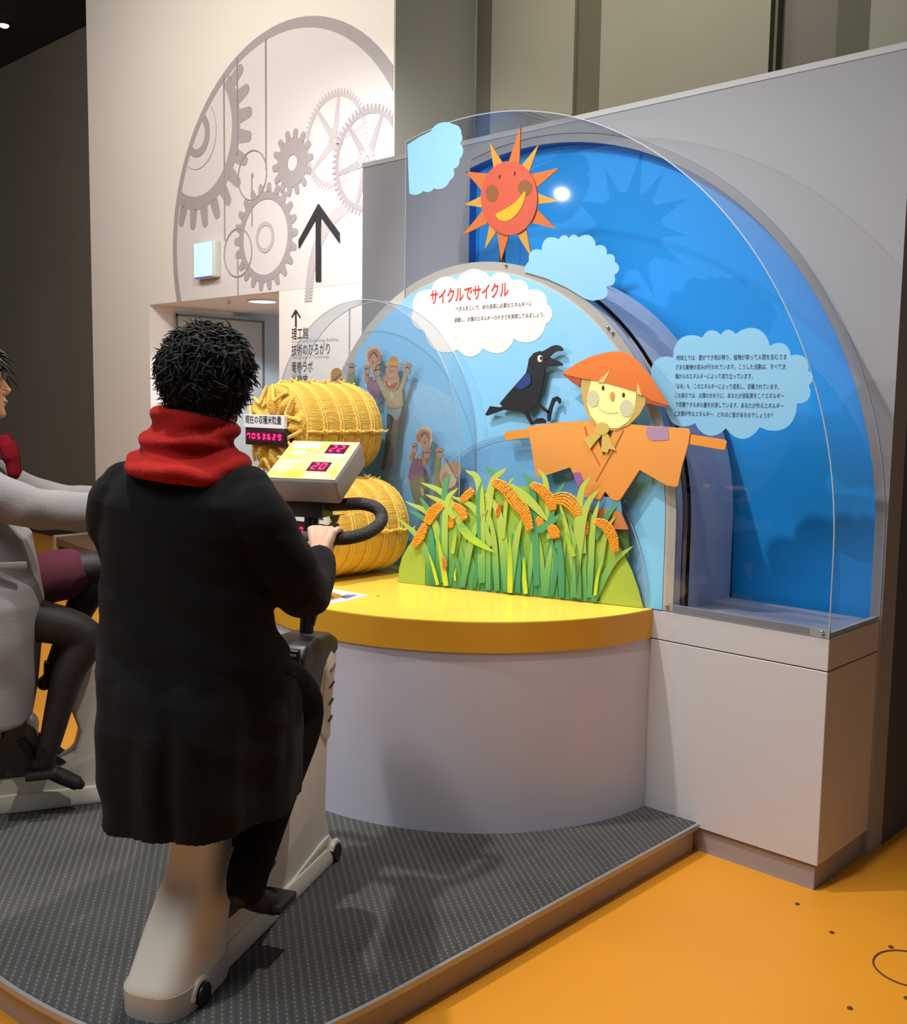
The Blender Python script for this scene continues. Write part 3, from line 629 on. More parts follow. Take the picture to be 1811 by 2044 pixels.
RB = sp('robe', [(383, 660), (388, 645), (410, 636), (600, 612), (790, 602), (880, 640), (1060, 625), (1170, 636), (1440, 653), (1462, 660), (1467, 685), (1455, 765), (1415, 900), (1388, 1035), (1375, 1046), (1310, 1035), (1130, 932), (1002, 1128), (975, 1140), (940, 1128), (898, 1075), (870, 1132), (757, 1115), (665, 915), (452, 985), (436, 965), (402, 760)], R_or, 3)
sp('neck_opening', [(838, 690), (950, 668), (925, 740), (890, 835), (868, 780)], C('dark_collar', '4a2c1c'), 4)  # dark V of the robe's neckline
sp('lapel_line', [(758, 640), (766, 640), (800, 770), (868, 900), (862, 902), (790, 772)], C('seam_brown', 'a2642c'), 4, par=RB); sp('lapel_line', [(1020, 665), (1024, 668), (960, 800), (840, 1010), (836, 1008), (950, 800)], C('seam_brown', 'a2642c'), 4, par=RB)
sp('patch', [(1176, 650), (1190, 642), (1320, 647), (1326, 725), (1320, 732), (1215, 737), (1185, 718), (1174, 690)], C('mauve_patch', 'a987a8'), 4, par=RB); sp('patch', [(680, 950), (735, 948), (755, 1005), (717, 1052)], C('purple_patch', '955f9c'), 4, par=RB)
sp('kerchief', [(735, 312), (900, 300), (1170, 430), (1168, 490), (1130, 560), (1060, 630), (975, 668), (885, 668), (820, 622), (772, 550), (747, 450), (738, 380)], C('tan_kerchief', 'c3a558'), 5)
FC = sp('face', [(810, 320), (900, 330), (1108, 400), (1103, 480), (1092, 550), (1052, 612), (990, 652), (915, 655), (850, 625), (802, 568), (778, 490), (790, 400)], C('straw_face', 'f0ea9c'), 6)
sp('cheek', ell(818, 455, 40, 56), C('grey_cheek', 'c8c8a2'), 7, par=FC); sp('cheek', ell(1043, 520, 46, 58), C('grey_cheek', 'c8c8a2'), 7, par=FC)
sp('eye', ell(885, 384, 9, 16, 14), M_ink, 7, par=FC); sp('eye', ell(1022, 431, 9, 16, 14), M_ink, 7, par=FC); sp('nose', ell(948, 440, 16, 32, 18), C('nose_orange', 'd88c50'), 7, par=FC)
sp('smile', stroke([(v.x, v.y) for v in crom([(845, 500, 0), (880, 535, 0), (930, 552, 0), (985, 548, 0)], 4)], [1.6]*13), C('smile_tan', 'cfc070'), 7, par=FC)
sp('hat_underside', [(608, 288), (740, 300), (728, 380), (680, 348)], HATU, 7); sp('hat_underside', [(1165, 430), (1300, 470), (1320, 500), (1300, 510), (1235, 498), (1172, 482)], HATU, 7)
hp = [(608, 288)]+[(v.x, v.y) for v in crom([(608, 288, 0), (700, 225, 0), (800, 175, 0), (900, 147, 0), (985, 140, 0), (1050, 155, 0), (1110, 200, 0), (1170, 268, 0), (1235, 360, 0), (1322, 500, 0)], 4)][1:]+[(1205, 468), (1170, 442), (1100, 405), (1000, 375), (890, 346), (830, 334), (735, 318)]
sp('hat', hp, HAT, 8)
sp('fringe', [(850, 345), (895, 300), (940, 252), (892, 348)], C('fringe_tan', 'd8c070'), 9); sp('fringe', [(1110, 420), (1117, 345), (1145, 436)], C('fringe_tan', 'd8c070'), 9)
sp('knot_tail', [(850, 680), (750, 722), (798, 792), (835, 742), (875, 700)], C('knot_tan', 'cbb05a'), 8); sp('knot_tail', [(880, 690), (872, 808), (915, 818), (925, 790), (968, 802), (915, 690)], C('knot_tan', 'cbb05a'), 8)
sp('knot', ell(880, 655, 46, 42, 24), C('knot_tan', 'cbb05a'), 9)
def pegs(par, pts, y0, y1=YF):
    for x, y in pts:
        q = py(x, y, y0); G().tube([(q.x, y0, q.z), (q.x, y1, q.z)], .006, 8).mk('mount_peg', mat('black_metal', '1a1818', .5), par)
pegs(SC, [(1080, 900), (1300, 900)], SYC+.004)

CR_ = thing('crow_cutout', 'black crow cut-out with open beak striding by the scarecrow', 'crow', tuple(py(1050, 850, 3.1))); BK = C('crow_black', '12121a', rough=.45)
crow = lambda name, pts, m, k=0, n=0: sp(name, pts, m, k, n, CR_, 3.105, .005)
crow('leg', [(345, 535), (372, 530), (416, 620), (400, 628)], BK, 0); crow('foot', [(398, 628), (440, 588), (480, 584), (500, 600), (500, 618), (440, 624)], BK, 0)
crow('leg', [(438, 495), (450, 480), (525, 542), (522, 556), (505, 550)], BK, 0); crow('foot', [(512, 606), (512, 545), (528, 500), (545, 452), (575, 438), (600, 455), (600, 485), (590, 490), (578, 468), (560, 478), (545, 520), (527, 608)], BK, 0)
crow('body', [(95, 562), (128, 505), (190, 513), (212, 508), (192, 488), (240, 430), (300, 362), (368, 285), (380, 240), (388, 190), (420, 150), (462, 136), (480, 142), (545, 190), (530, 212), (500, 250), (488, 310), (478, 370), (468, 410), (448, 490), (400, 540), (340, 545), (220, 530), (110, 570)], BK, 1)
crow('beak', spl2([(470, 150), (500, 128), (550, 100), (585, 98), (610, 115), (613, 135), (570, 140), (525, 175), (500, 200)], 3), BK, 2); crow('beak', [(495, 195), (535, 185), (580, 200), (612, 222), (610, 235), (560, 238), (500, 240)], BK, 2)
crow('wing', spl2([(305, 362), (380, 288), (402, 330), (385, 370), (330, 392)], 4), C('crow_blue', '16357c'), 3)
EY = crow('eye', ell(463, 187, 17, 23, 18), C('eye_white', 'f0ead2'), 3); sp('pupil', ell(470, 184, 8, 13, 12), BK, 4, 0, EY, 3.105, .005)
pegs(CR_, [(1040, 800)], 3.108)

# farmers
ZF = zc(640, 670, 5.659); FYP = 3.09
SK = C('figure_skin', 'bd8a68'); SKD = C('figure_skin_shade', '8f5c44'); BEI = C('figure_beige', 'c9b596'); PNK = C('bonnet_pink', 'b5695a'); PUR = C('figure_purple', '8a5578'); OLV = C('figure_olive', '8a8a48'); STR = C('figure_straw', 'c08a30'); TAU = C('figure_taupe', 'a39677'); GRY = C('figure_grey', '8a9a9a'); DRK = C('figure_dark', '4c4438'); ORS = C('figure_orange', 'c07c30')
def hand2(cx, cy, r, lean=0):
    polys = [ell(cx, cy+r*.3, r*.72, r*.85, 14)]
    for i in range(4):
        a = R(-128+i*25+lean); x0, y0 = cx+math.cos(a)*r*.4, cy+math.sin(a)*r*.4+r*.1; L = r*(.95, 1.12, 1.12, .95)[i]
        x1, y1 = x0+math.cos(a)*L, y0+math.sin(a)*L; nx, ny = -math.sin(a)*r*.17, math.cos(a)*r*.17
        polys.append([(x0+nx, y0+ny), (x0-nx, y0-ny), (x1-nx, y1-ny), (x1+math.cos(a)*r*.14, y1+math.sin(a)*r*.14), (x1+nx, y1+ny)])
    return polys
def multi(name, polys, m, par, k=0, Y=FYP, th=.005, Z=ZF):
    g = G()
    for P in polys:
        Q = [py(x, y, Y-.0012*k) for x, y in Z(P)]; g.prism([(q.x, q.z) for q in Q], lambda a, b: (a, Y-.0012*k, b), lambda a, b: (a, Y-.0012*k+th, b))
    return g.mk(name, m, par, smooth=0)
def F(par, name, pts, m, k=0, n=0): return sp(name, pts, m, k, n, par, FYP, .005, ZF)
f1 = thing('farmer_cutout', 'laughing farmer cut-out in small straw hat with both arms raised', 'figure', tuple(py(785, 900, FYP)), group='farmer cut-outs behind the bales')
F(f1, 'leg', [(745, 800), (830, 820), (830, 900), (800, 1060), (770, 1300), (720, 1520), (690, 1520), (720, 1300), (750, 1000)], DRK, 0)
F(f1, 'leg', [(760, 850), (900, 850), (880, 980), (860, 1200), (800, 1500), (760, 1500), (790, 1200), (790, 960)], C('leg_shade', '6a5c48'), 0)
F(f1, 'trousers', [(735, 790), (920, 780), (905, 870), (865, 965), (800, 900), (765, 880), (740, 900)], GRY, 1)
F(f1, 'sleeve', [(615, 470), (660, 455), (730, 590), (760, 700), (720, 700)], TAU, 1); F(f1, 'sleeve', [(935, 430), (982, 450), (960, 530), (915, 630), (860, 640), (905, 540)], TAU, 1)
F(f1, 'shirt', [(722, 600), (790, 630), (860, 620), (915, 600), (922, 690), (925, 790), (880, 825), (780, 825), (738, 780), (722, 690)], TAU, 2)
F(f1, 'belly', [(765, 700), (820, 690), (890, 720), (905, 790), (860, 815), (790, 815), (755, 780)], C('figure_belly', 'b49a80'), 3)
F(f1, 'chest_tie', [(780, 640), (800, 690), (778, 740), (792, 750), (812, 700), (832, 745), (822, 690), (806, 640)], BEI, 4)
multi('hand', hand2(638, 405, 48, -18), SK, f1, 2); multi('hand', hand2(978, 380, 50, 8), SK, f1, 2)
F(f1, 'ear', ell(748, 388, 16, 26, 12), SK, 2); F(f1, 'ear', ell(872, 388, 18, 28, 12), SK, 2)
HD = F(f1, 'head', [(762, 345), (858, 340), (868, 420), (885, 500), (882, 560), (848, 610), (800, 628), (750, 600), (712, 530), (710, 475), (745, 425)], SK, 3, 3)
F(HD, 'mouth', spl2([(730, 500), (760, 535), (800, 548), (850, 530), (862, 540), (840, 590), (795, 605), (752, 580), (735, 540)], 3), C('mouth_red', '9c3a34'), 4); F(HD, 'teeth', [(762, 528), (795, 545), (792, 565), (765, 555)], BEI, 5)
F(HD, 'nose', ell(797, 455, 26, 18, 14), C('figure_nose', 'cc9274'), 4); F(HD, 'brow', [(775, 385), (795, 400), (794, 405), (774, 391)], DRK, 4); F(HD, 'brow', [(808, 400), (826, 386), (827, 391), (810, 405)], DRK, 4)
F(f1, 'hat_crown', spl2([(785, 315), (785, 265), (800, 238), (825, 230), (850, 242), (862, 270), (862, 318)], 3), STR, 4); F(f1, 'hat_brim', ell(820, 318, 98, 24, 24), C('figure_straw_l', 'd09a3a'), 5)
def bonnet(par, cx, cy, s, fl=1):
    X = lambda P: [(cx+fl*(x)*s, cy+y*s) for x, y in P]
    F(par, 'bonnet', X(spl2([(-95, 40), (-92, -40), (-50, -95), (10, -105), (55, -80), (70, -30), (92, 0), (80, 60), (40, 105), (-10, 110), (-55, 160), (-75, 110)], 3)), BEI, 2)
    F(par, 'bonnet_cloth', X(spl2([(-70, 30), (-65, -30), (-20, -65), (35, -70), (60, -30), (88, 10), (72, 60), (30, 80), (0, 100), (-20, 40), (-55, 70)], 3)), PNK, 3)
    fc_ = F(par, 'face', X(spl2([(-55, 70), (-40, 10), (-10, -28), (25, 0), (38, 60), (25, 120), (5, 165), (-25, 165), (-48, 125)], 3)), SK, 4)
    F(fc_, 'hairline', X([(-50, 30), (-20, -35), (10, -38), (40, 10), (30, 20), (5, -18), (-18, -18), (-42, 30)]), DRK, 5)
    F(fc_, 'nose', X(ell(-10, 75, 10, 16, 10)), SKD, 5)
f2 = thing('farmer_cutout', 'upper farmer woman cut-out in pink-lined bonnet beside the laughing farmer', 'figure', tuple(py(745, 800, FYP)), group='farmer cut-outs behind the bales')
F(f2, 'dress', [(530, 470), (600, 460), (650, 540), (660, 640), (660, 720), (600, 700), (520, 600)], PUR, 0); F(f2, 'sleeve', [(500, 430), (540, 430), (545, 520), (520, 545), (500, 510)], ORS, 1)
bonnet(f2, 602, 222, 1.0); multi('hand', hand2(522, 390, 42, -10), SK, f2, 5); F(f2, 'tie', [(565, 380), (575, 380), (612, 500), (604, 505)], BEI, 5)
f3 = thing('farmer_cutout', 'leftmost cut-out farmer, ochre hat and one green arm up', 'figure', tuple(py(690, 760, FYP)), group='farmer cut-outs behind the bales')
F(f3, 'sleeve', [(315, 415), (372, 415), (378, 520), (370, 620), (300, 620), (305, 500)], OLV, 0); multi('hand', hand2(345, 375, 48, 5), SK, f3, 1)
F(f3, 'hat_brim', spl2([(120, 520), (118, 430), (150, 380), (220, 400), (270, 440), (295, 500), (285, 590), (230, 640), (150, 620)], 3), BEI, 1)
F(f3, 'hat_crown', spl2([(120, 500), (118, 420), (150, 372), (200, 368), (232, 410), (225, 440), (140, 505)], 3), STR, 2); F(f3, 'hat_band', [(135, 500), (228, 425), (235, 440), (150, 522)], C('band_brown', '8a6428'), 3)
F(f3, 'face', spl2([(150, 520), (200, 470), (245, 490), (260, 550), (230, 620), (160, 610)], 3), SK, 3); F(f3, 'nose', ell(205, 530, 12, 20, 10), SKD, 4)
F(f3, 'shoulder', [(90, 620), (110, 560), (300, 600), (330, 700), (120, 700)], OLV, 0)
f4 = thing('farmer_cutout', 'lower farmer woman cut-out in mauve dress with hands by her chin', 'figure', tuple(py(835, 1000, FYP)), group='farmer cut-outs behind the bales')
F(f4, 'skirt', [(990, 1600), (1150, 1570), (1190, 1700), (1160, 1800), (1180, 1990), (1100, 1990), (1030, 1800)], C('figure_khaki', '7d7450'), 0)
F(f4, 'apron_end', [(1125, 1700), (1160, 1740), (1165, 1810), (1140, 1800)], BEI, 1)
F(f4, 'dress', [(1050, 1380), (1130, 1380), (1165, 1470), (1160, 1580), (1080, 1620), (985, 1600), (1010, 1480)], PUR, 1)
F(f4, 'sleeve', [(1030, 1310), (1070, 1330), (1045, 1400), (1005, 1420), (1000, 1380)], ORS, 2); F(f4, 'sleeve', [(1160, 1370), (1205, 1390), (1200, 1460), (1170, 1480), (1150, 1450)], ORS, 2)
bonnet(f4, 1168, 1130, 1.0, -1); multi('hand', hand2(1062, 1270, 42, -5), SK, f4, 6); multi('hand', hand2(1198, 1335, 44, 5), SK, f4, 6)
F(f4, 'tie', [(1100, 1320), (1110, 1320), (1125, 1400), (1113, 1395)], BEI, 5); F(f4, 'tie', [(1085, 1340), (1093, 1340), (1085, 1400), (1078, 1395)], BEI, 5)
f5 = thing('farmer_cutout', 'cut-out farmer lowest right with tan hat and thin cord, arm raised', 'figure', tuple(py(880, 1010, FYP)), group='farmer cut-outs behind the bales')
F(f5, 'body', [(1290, 1680), (1400, 1600), (1540, 1700), (1500, 1990), (1240, 1990)], C('figure_shade', '6f6a58'), 0)
F(f5, 'sleeve', [(1295, 1380), (1355, 1385), (1350, 1480), (1340, 1560), (1350, 1720), (1275, 1720), (1290, 1520)], OLV, 1); multi('hand', hand2(1345, 1330, 48, 0), SK, f5, 2)
F(f5, 'hat_brim', spl2([(1345, 1600), (1360, 1500), (1410, 1435), (1480, 1450), (1530, 1540), (1535, 1650), (1480, 1720), (1390, 1720)], 3), BEI, 2)
F(f5, 'hat_crown', spl2([(1450, 1450), (1520, 1425), (1575, 1450), (1592, 1520), (1570, 1580), (1530, 1600), (1480, 1530)], 3), C('figure_tan', 'b98a58'), 3)
F(f5, 'face', spl2([(1365, 1610), (1400, 1540), (1450, 1560), (1450, 1660), (1400, 1700)], 3), SK, 3); F(f5, 'hat_cord', [(1398, 1385), (1410, 1380), (1575, 1668), (1565, 1672)], SKD, 4)
for t, pts in ((f1, [(790, 800)]), (f2, [(745, 720)]), (f3, [(675, 760)]), (f4, [(835, 940)]), (f5, [(875, 1000)])): pegs(t, pts, FYP+.003)

# ================================================================== RICE FIELD
ga, gb = Vector((-2.985, 2.825, .837)), Vector((-2.005, 3.112, .837)); gu = (gb-ga).normalized(); gn = gu.cross(Vector((0, 0, 1)))  # towards the viewer
ZG = zc(770, 900, 3.417)
rf = thing('rice_field_cutout', 'layered cut-out of green rice blades and golden ears on a green hill', 'plants', tuple(ga), math.atan2(gu.y, gu.x))
def gpl(name, pts, m, off=0., th=.003, par=None):
    P0 = ga+gn*off; g = G(); Q = []
    for x, y in pts:
        q = on(x, y, P0, gn); s, z = (q-P0).dot(gu), max(q.z, .8375); Q.append((s, z))
    f = lambda o_: (lambda a, b: (P0.x+gu.x*a+gn.x*o_, P0.y+gu.y*a+gn.y*o_, b))
    g.prism(Q, f(0), f(-th)); return g.mk(name, m, par or rf, smooth=0)
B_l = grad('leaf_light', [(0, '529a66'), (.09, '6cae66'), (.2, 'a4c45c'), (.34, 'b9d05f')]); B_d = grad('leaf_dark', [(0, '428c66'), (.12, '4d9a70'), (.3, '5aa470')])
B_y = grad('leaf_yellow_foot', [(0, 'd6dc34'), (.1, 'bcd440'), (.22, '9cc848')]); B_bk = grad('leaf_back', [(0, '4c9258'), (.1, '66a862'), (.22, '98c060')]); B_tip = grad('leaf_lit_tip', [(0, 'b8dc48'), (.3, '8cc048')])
hill = [(795, 1162), (797, 1135), (803, 1112), (815, 1090), (833, 1070), (860, 1045), (900, 1012), (950, 985), (1000, 970), (1060, 972), (1120, 990), (1180, 1025), (1222, 1070), (1245, 1105), (1262, 1140), (1275, 1178), (1284, 1213)]
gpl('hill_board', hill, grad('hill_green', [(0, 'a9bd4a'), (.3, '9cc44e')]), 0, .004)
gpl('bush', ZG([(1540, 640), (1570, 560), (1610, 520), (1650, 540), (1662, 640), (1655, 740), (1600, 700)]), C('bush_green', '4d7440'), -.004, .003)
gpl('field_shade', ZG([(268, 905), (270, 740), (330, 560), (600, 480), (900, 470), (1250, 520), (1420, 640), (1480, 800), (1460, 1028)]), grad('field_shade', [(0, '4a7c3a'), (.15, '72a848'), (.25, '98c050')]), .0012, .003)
yb = lambda x: 888+(x-80)*(1062-888)/(1750-80)   # foot line in crop coordinates
def blade(base, mid, tip, w, m, off, name='leaf'):
    P = [(v.x, v.y) for v in crom([(*base, 0), (*mid, 0), (*tip, 0)], 7)]; n = len(P)
    if isinstance(w, tuple): ws = w
    W = [w*.5*max(.04, (math.sin(PI*min(1, .30+.70*i/(n-1)))) ** .7) for i in range(n)]
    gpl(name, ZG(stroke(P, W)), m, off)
rng = random.Random(11)
for i in range(46):
    x = 285+i*24.5+rng.uniform(-8, 8); h = rng.uniform(250, 480); l = rng.uniform(-70, 70)
    blade((x, yb(x)+4), (x+l*.3, yb(x)-h*.55), (x+l, yb(x)-h), rng.uniform(26, 40), rng.choice([B_bk, B_bk, B_d, B_l]), .003+.0006*(i % 5))
BL = [((345, 915), (245, 625), (85, 460), 44, B_l), ((325, 905), (295, 520), (155, 400), 38, B_d), ((415, 918), (325, 475), (135, 345), 48, B_l), ((560, 600), (410, 310), (240, 215), 46, B_l),
 ((385, 900), (400, 300), (437, 155), 44, B_d), ((400, 900), (412, 380), (492, 250), 42, B_l), ((722, 650), (610, 400), (438, 305), 44, B_l), ((655, 900), (640, 250), (545, 130), 52, B_l),
 ((640, 700), (630, 330), (657, 200), 26, B_d), ((855, 966), (770, 430), (625, 250), 48, B_l), ((850, 320), (745, 170), (668, 105), 38, B_d), ((670, 620), (725, 230), (828, 115), 52, B_l),
 ((1030, 920), (1005, 300), (938, 145), 48, B_d), ((800, 600), (835, 260), (880, 175), 24, B_l), ((1115, 600), (1095, 230), (1038, 122), 38, B_l), ((1110, 560), (1155, 330), (1222, 212), 38, B_d),
 ((1290, 960), (1325, 330), (1398, 172), 48, B_l), ((1280, 1000), (1355, 430), (1458, 255), 50, B_l), ((1430, 600), (1520, 430), (1602, 345), 40, B_d), ((1390, 1000), (1415, 520), (1457, 338), 40, B_l),
 ((1440, 1000), (1500, 570), (1572, 443), 34, B_l), ((1415, 1026), (1545, 770), (1688, 648), 46, B_l), ((1350, 700), (1335, 400), (1258, 295), 38, B_l), ((320, 470), (275, 380), (232, 318), 32, B_d),
 ((470, 460), (385, 355), (272, 298), 38, B_l), ((520, 930), (600, 560), (692, 398), 42, B_l), ((845, 966), (890, 620), (932, 455), 46, B_l), ((1085, 992), (1055, 700), (1030, 520), 38, B_l),
 ((1090, 992), (1110, 780), (1142, 598), 40, B_l), ((960, 976), (985, 800), (1002, 600), 36, B_l), ((700, 950), (690, 640), (640, 470), 38, B_l), ((600, 935), (650, 650), (655, 540), 36, B_d),
 ((760, 955), (740, 620), (700, 400), 38, B_l), ((1200, 1000), (1190, 700), (1150, 480), 44, B_d), ((1290, 880), (1240, 560), (1180, 330), 34, B_l), ((1320, 1010), (1300, 700), (1250, 480), 38, B_bk),
 ((430, 920), (470, 700), (520, 520), 36, B_bk), ((820, 960), (790, 640), (760, 470), 38, B_l), ((1130, 990), (1160, 760), (1120, 560), 34, B_d), ((900, 970), (900, 700), (860, 560), 40, B_d)]
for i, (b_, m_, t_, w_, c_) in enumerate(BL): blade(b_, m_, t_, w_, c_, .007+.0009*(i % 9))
for b_, m_, t_, w_ in (((355, 915), (325, 800), (290, 690), 22), ((412, 920), (385, 760), (350, 560), 36), ((848, 968), (848, 800), (846, 560), 36), ((955, 975), (945, 860), (945, 720), 30), ((475, 885), (470, 850), (478, 800), 14), ((1428, 985), (1445, 860), (1480, 740), 24), ((1285, 720), (1255, 640), (1228, 555), 30), ((455, 700), (470, 600), (480, 540), 26)):
    blade(b_, m_, t_, w_, B_y, .0172)
blade((505, 505), (590, 600), (740, 692), 56, grad('leaf_sweep', [(0, '9ccc48'), (.2, 'b8d848'), (.3, '3f9460')]), .0185); blade((845, 245), (985, 345), (1115, 490), 62, B_l, .0185); blade((1040, 548), (1120, 490), (1200, 428), 50, B_d, .0195)
ER = C('rice_gold', 'f2a52c', rough=.55); ER2 = C('rice_gold_back', 'd98c30')
def ear(path, w, off, m=ER):
    P = [Vector(v) for v in crom([(*p, 0) for p in path], 10)]; g = G(); P0 = ga+gn*off; r_ = random.Random(int(path[0][0]))
    for i in range(len(P)-1):
        t = (P[i+1]-P[i]).normalized(); nn = Vector((-t.y, t.x, 0))
        for s in (-1.15, -.6, 0, .6, 1.15):
            c = P[i]+nn*(s*w*.42*(.55+.45*math.sin(PI*(i+1)/len(P))))+t*r_.uniform(-6, 6); L = r_.uniform(22, 30); ww = r_.uniform(7, 10)
            a = math.atan2(t.y, t.x)+s*.5+r_.uniform(-.2, .2)+.25; d = Vector((math.cos(a), math.sin(a), 0)); e = Vector((-d.y, d.x, 0)); h = r_.uniform(.003, .0055)
            V = []
            for u, v, k in ((-L*.5, 0, 0), (0, ww, 0), (L*.5, 0, 0), (0, -ww, 0), (0, 0, h)):
                x, y = ZG([(c.x+d.x*u+e.x*v, c.y+d.y*u+e.y*v)])[0]; q = on(x, y, P0, gn); V.append(q+gn*k+gn*.0006)
            g.add(V, [(0, 1, 4), (1, 2, 4), (2, 3, 4), (3, 0, 4)])
    W = [w*.22*(.5+.5*math.sin(PI*(i+.6)/len(P))) for i in range(len(P))]
    Q = [(lambda q: ((q-P0).dot(gu), q.z))(on(*ZG([p])[0], P0, gn)) for p in stroke([(p.x, p.y) for p in P], W)]
    ff = lambda o_: (lambda a, b: (P0.x+gu.x*a+gn.x*o_, P0.y+gu.y*a+gn.y*o_, b)); g.prism(Q, ff(0), ff(-.002))
    return g.mk('rice_ear', m, rf, smooth=0)
for path, w, off, m in (([(195, 640), (235, 580), (270, 500)], 50, .013, ER), ([(285, 490), (320, 420), (385, 362)], 62, .013, ER), ([(520, 340), (560, 300), (592, 265)], 42, .013, ER), ([(445, 520), (450, 470), (460, 420)], 36, .004, ER), ([(470, 370), (520, 410), (540, 470)], 46, .013, ER),
 ([(735, 212), (810, 250), (890, 350), (950, 420), (985, 540)], 74, .0188, ER), ([(1000, 232), (1070, 270), (1130, 350), (1140, 400)], 62, .0125, ER), ([(1140, 330), (1220, 325), (1280, 370), (1320, 440)], 86, .0125, ER), ([(1040, 460), (1062, 500), (1065, 540)], 40, .0125, ER), ([(1120, 515), (1150, 550), (1165, 590)], 60, .0175, ER), ([(1435, 480), (1500, 510), (1550, 590), (1568, 690)], 62, .0188, ER), ([(1365, 480), (1370, 520), (1372, 570)], 20, .006, ER2), ([(680, 340), (678, 380), (675, 500)], 20, .005, ER2), ([(780, 370), (770, 410), (765, 450)], 22, .005, ER2), ([(395, 730), (405, 770), (402, 800)], 14, .018, ER2)):
    ear(path, w, off, m)
g = G(); P0 = ga-gn*.004
for s in (.15, .5, .85): g.add([P0+gu*(s-.02)-gn*0, P0+gu*(s+.02), P0+gu*(s+.02)-gn*.03, P0+gu*(s-.02)-gn*.03, P0+gu*(s-.02)+Vector((0, 0, .05)), P0+gu*(s+.02)+Vector((0, 0, .05)), P0+gu*(s+.02)-gn*.03+Vector((0, 0, .006)), P0+gu*(s-.02)-gn*.03+Vector((0, 0, .006))], [(0, 1, 2, 3), (4, 7, 6, 5), (0, 4, 5, 1), (1, 5, 6, 2), (2, 6, 7, 3), (3, 7, 4, 0)])
g.mk('board_foot', mat('black_metal', '1a1818', .5), rf, smooth=0)

# ================================================================== STRAW BALES
M_straw = mat('painted_straw', 'e2b244', .62, vary=.06, vscale=10, bump=.75, bscale=36, stretch=(5, .45, 5)); M_rope = mat('straw_rope', 'f0cb62', .7, bump=.8, bscale=160)
def bale(cx, cz, y0, y1, r, label):
    t = thing('straw_bale', label, 'bale', (cx, (y0+y1)/2, cz-r), group='round straw bales on the counter'); nA = 96
    def rr(y, a):
        L = y1-y0; u = (y-y0)/L; k = 1.0
        k -= .012*math.cos(2*PI*u*5)                 # waists between ropes
        if u > .86: k -= .42*((u-.86)/.14)**2.4
        if u < .07: k -= .13*((.07-u)/.07)**1.6
        return r*.985*k*(1+.006*math.sin(a*37))
    rings = []
    for i in range(41):
        y = y0+(y1-y0)*i/40; rings.append([(cx+rr(y, 2*PI*k/nA)*math.cos(2*PI*k/nA), y, cz+rr(y, 2*PI*k/nA)*math.sin(2*PI*k/nA)) for k in range(nA)])
    G().loft(rings).mk('body', M_straw, t, smooth=50)
    # folded front end: flaps gathered towards the middle
    g = G(); rings = []
    for i in range(15):
        u = i/14; rad = r*(.90-.87*u)
        ring_ = []
        for k in range(nA):
            a = 2*PI*k/nA; f = math.sin(a*8+u*2.2); f2 = math.sin(a*23+3*u)
            y = y0-.004-.040*math.sin(PI*min(1, u*1.15))*(.55+.45*f)-.006*f2*(1-u)
            q = rad*(1+.05*f*(1-u)); ring_.append((cx+q*math.cos(a), y, cz+q*math.sin(a)))
        rings.append(ring_)
    g.loft([[(cx+r*.92*math.cos(2*PI*k/nA), y0+.02, cz+r*.92*math.sin(2*PI*k/nA)) for k in range(nA)]]+rings).mk('folded_end', M_straw, t, smooth=60)
    # scalloped twisted rim of the folds
    for k in range(8):
        a0, a1 = 2*PI*(k+.28)/8, 2*PI*(k+1.02)/8; P = []
        for j in range(9):
            a = a0+(a1-a0)*j/8; q = r*(.93-.30*math.sin(PI*j/8)**1.3); P.append((cx+q*math.cos(a), y0-.018-.02*math.sin(PI*j/8), cz+q*math.sin(a)))
        G().tube(P, .0075, 7).mk('fold_roll', M_rope, t)
    for u in (.03, .22, .42, .62, .80, .93):
        y = y0+(y1-y0)*u
        for d in ((-.0065, .0065) if u not in (.03, .93) else (0,)):
            P = []
            for k in range(0, 73):
                a = 2*PI*k/72; P.append((cx+(rr(y, a)+.002)*math.cos(a), y+d+.0015*math.sin(a*9), cz+(rr(y, a)+.002)*math.sin(a)))
            G().tube(P, .0052, 7, cap=False).mk('ring_rope', M_rope, t)
    for a in (PI/2+.05, -.02, PI+.1):
        P = []; ys = lerpn([y0+.01, y1-.02], 30)
        for j, y in enumerate(ys): P.append((cx+(rr(y, a)+.004)*math.cos(a+.01*math.sin(j*.9)), y, cz+(rr(y, a)+.004)*math.sin(a+.01*math.sin(j*.9))))
        sr_ = G().tube(P, .0058, 7).mk('seam_rope', M_rope, t)
        for u in (.22, .42, .62, .80, .93):
            y = y0+(y1-y0)*u; c = Vector((cx+(rr(y, a)+.007)*math.cos(a), y, cz+(rr(y, a)+.007)*math.sin(a))); g = G()
            g.ball(c, .0105, .013, .0105, 10, 7)
            for s in (-1, 1): g.tube([c, c+Vector((.012*math.cos(a)+.004*s, .012*s, .012*math.sin(a))), c+Vector((.012*math.cos(a)-.016*math.sin(a)*s, .024*s, .008))], [.005, .0045, .003], 6)
            g.mk('knot', M_rope, sr_)
    return t
bale(-3.44, 1.437, 2.585, 3.028, .197, 'upper straw bale resting on top of the lower bales')
bale(-3.262, 1.037, 2.585, 3.02, .198, 'lower right straw bale standing next to the rice blades')
bale(-3.662, 1.037, 2.66, 3.02, .198, 'lower left straw bale hidden behind the man on the bike')

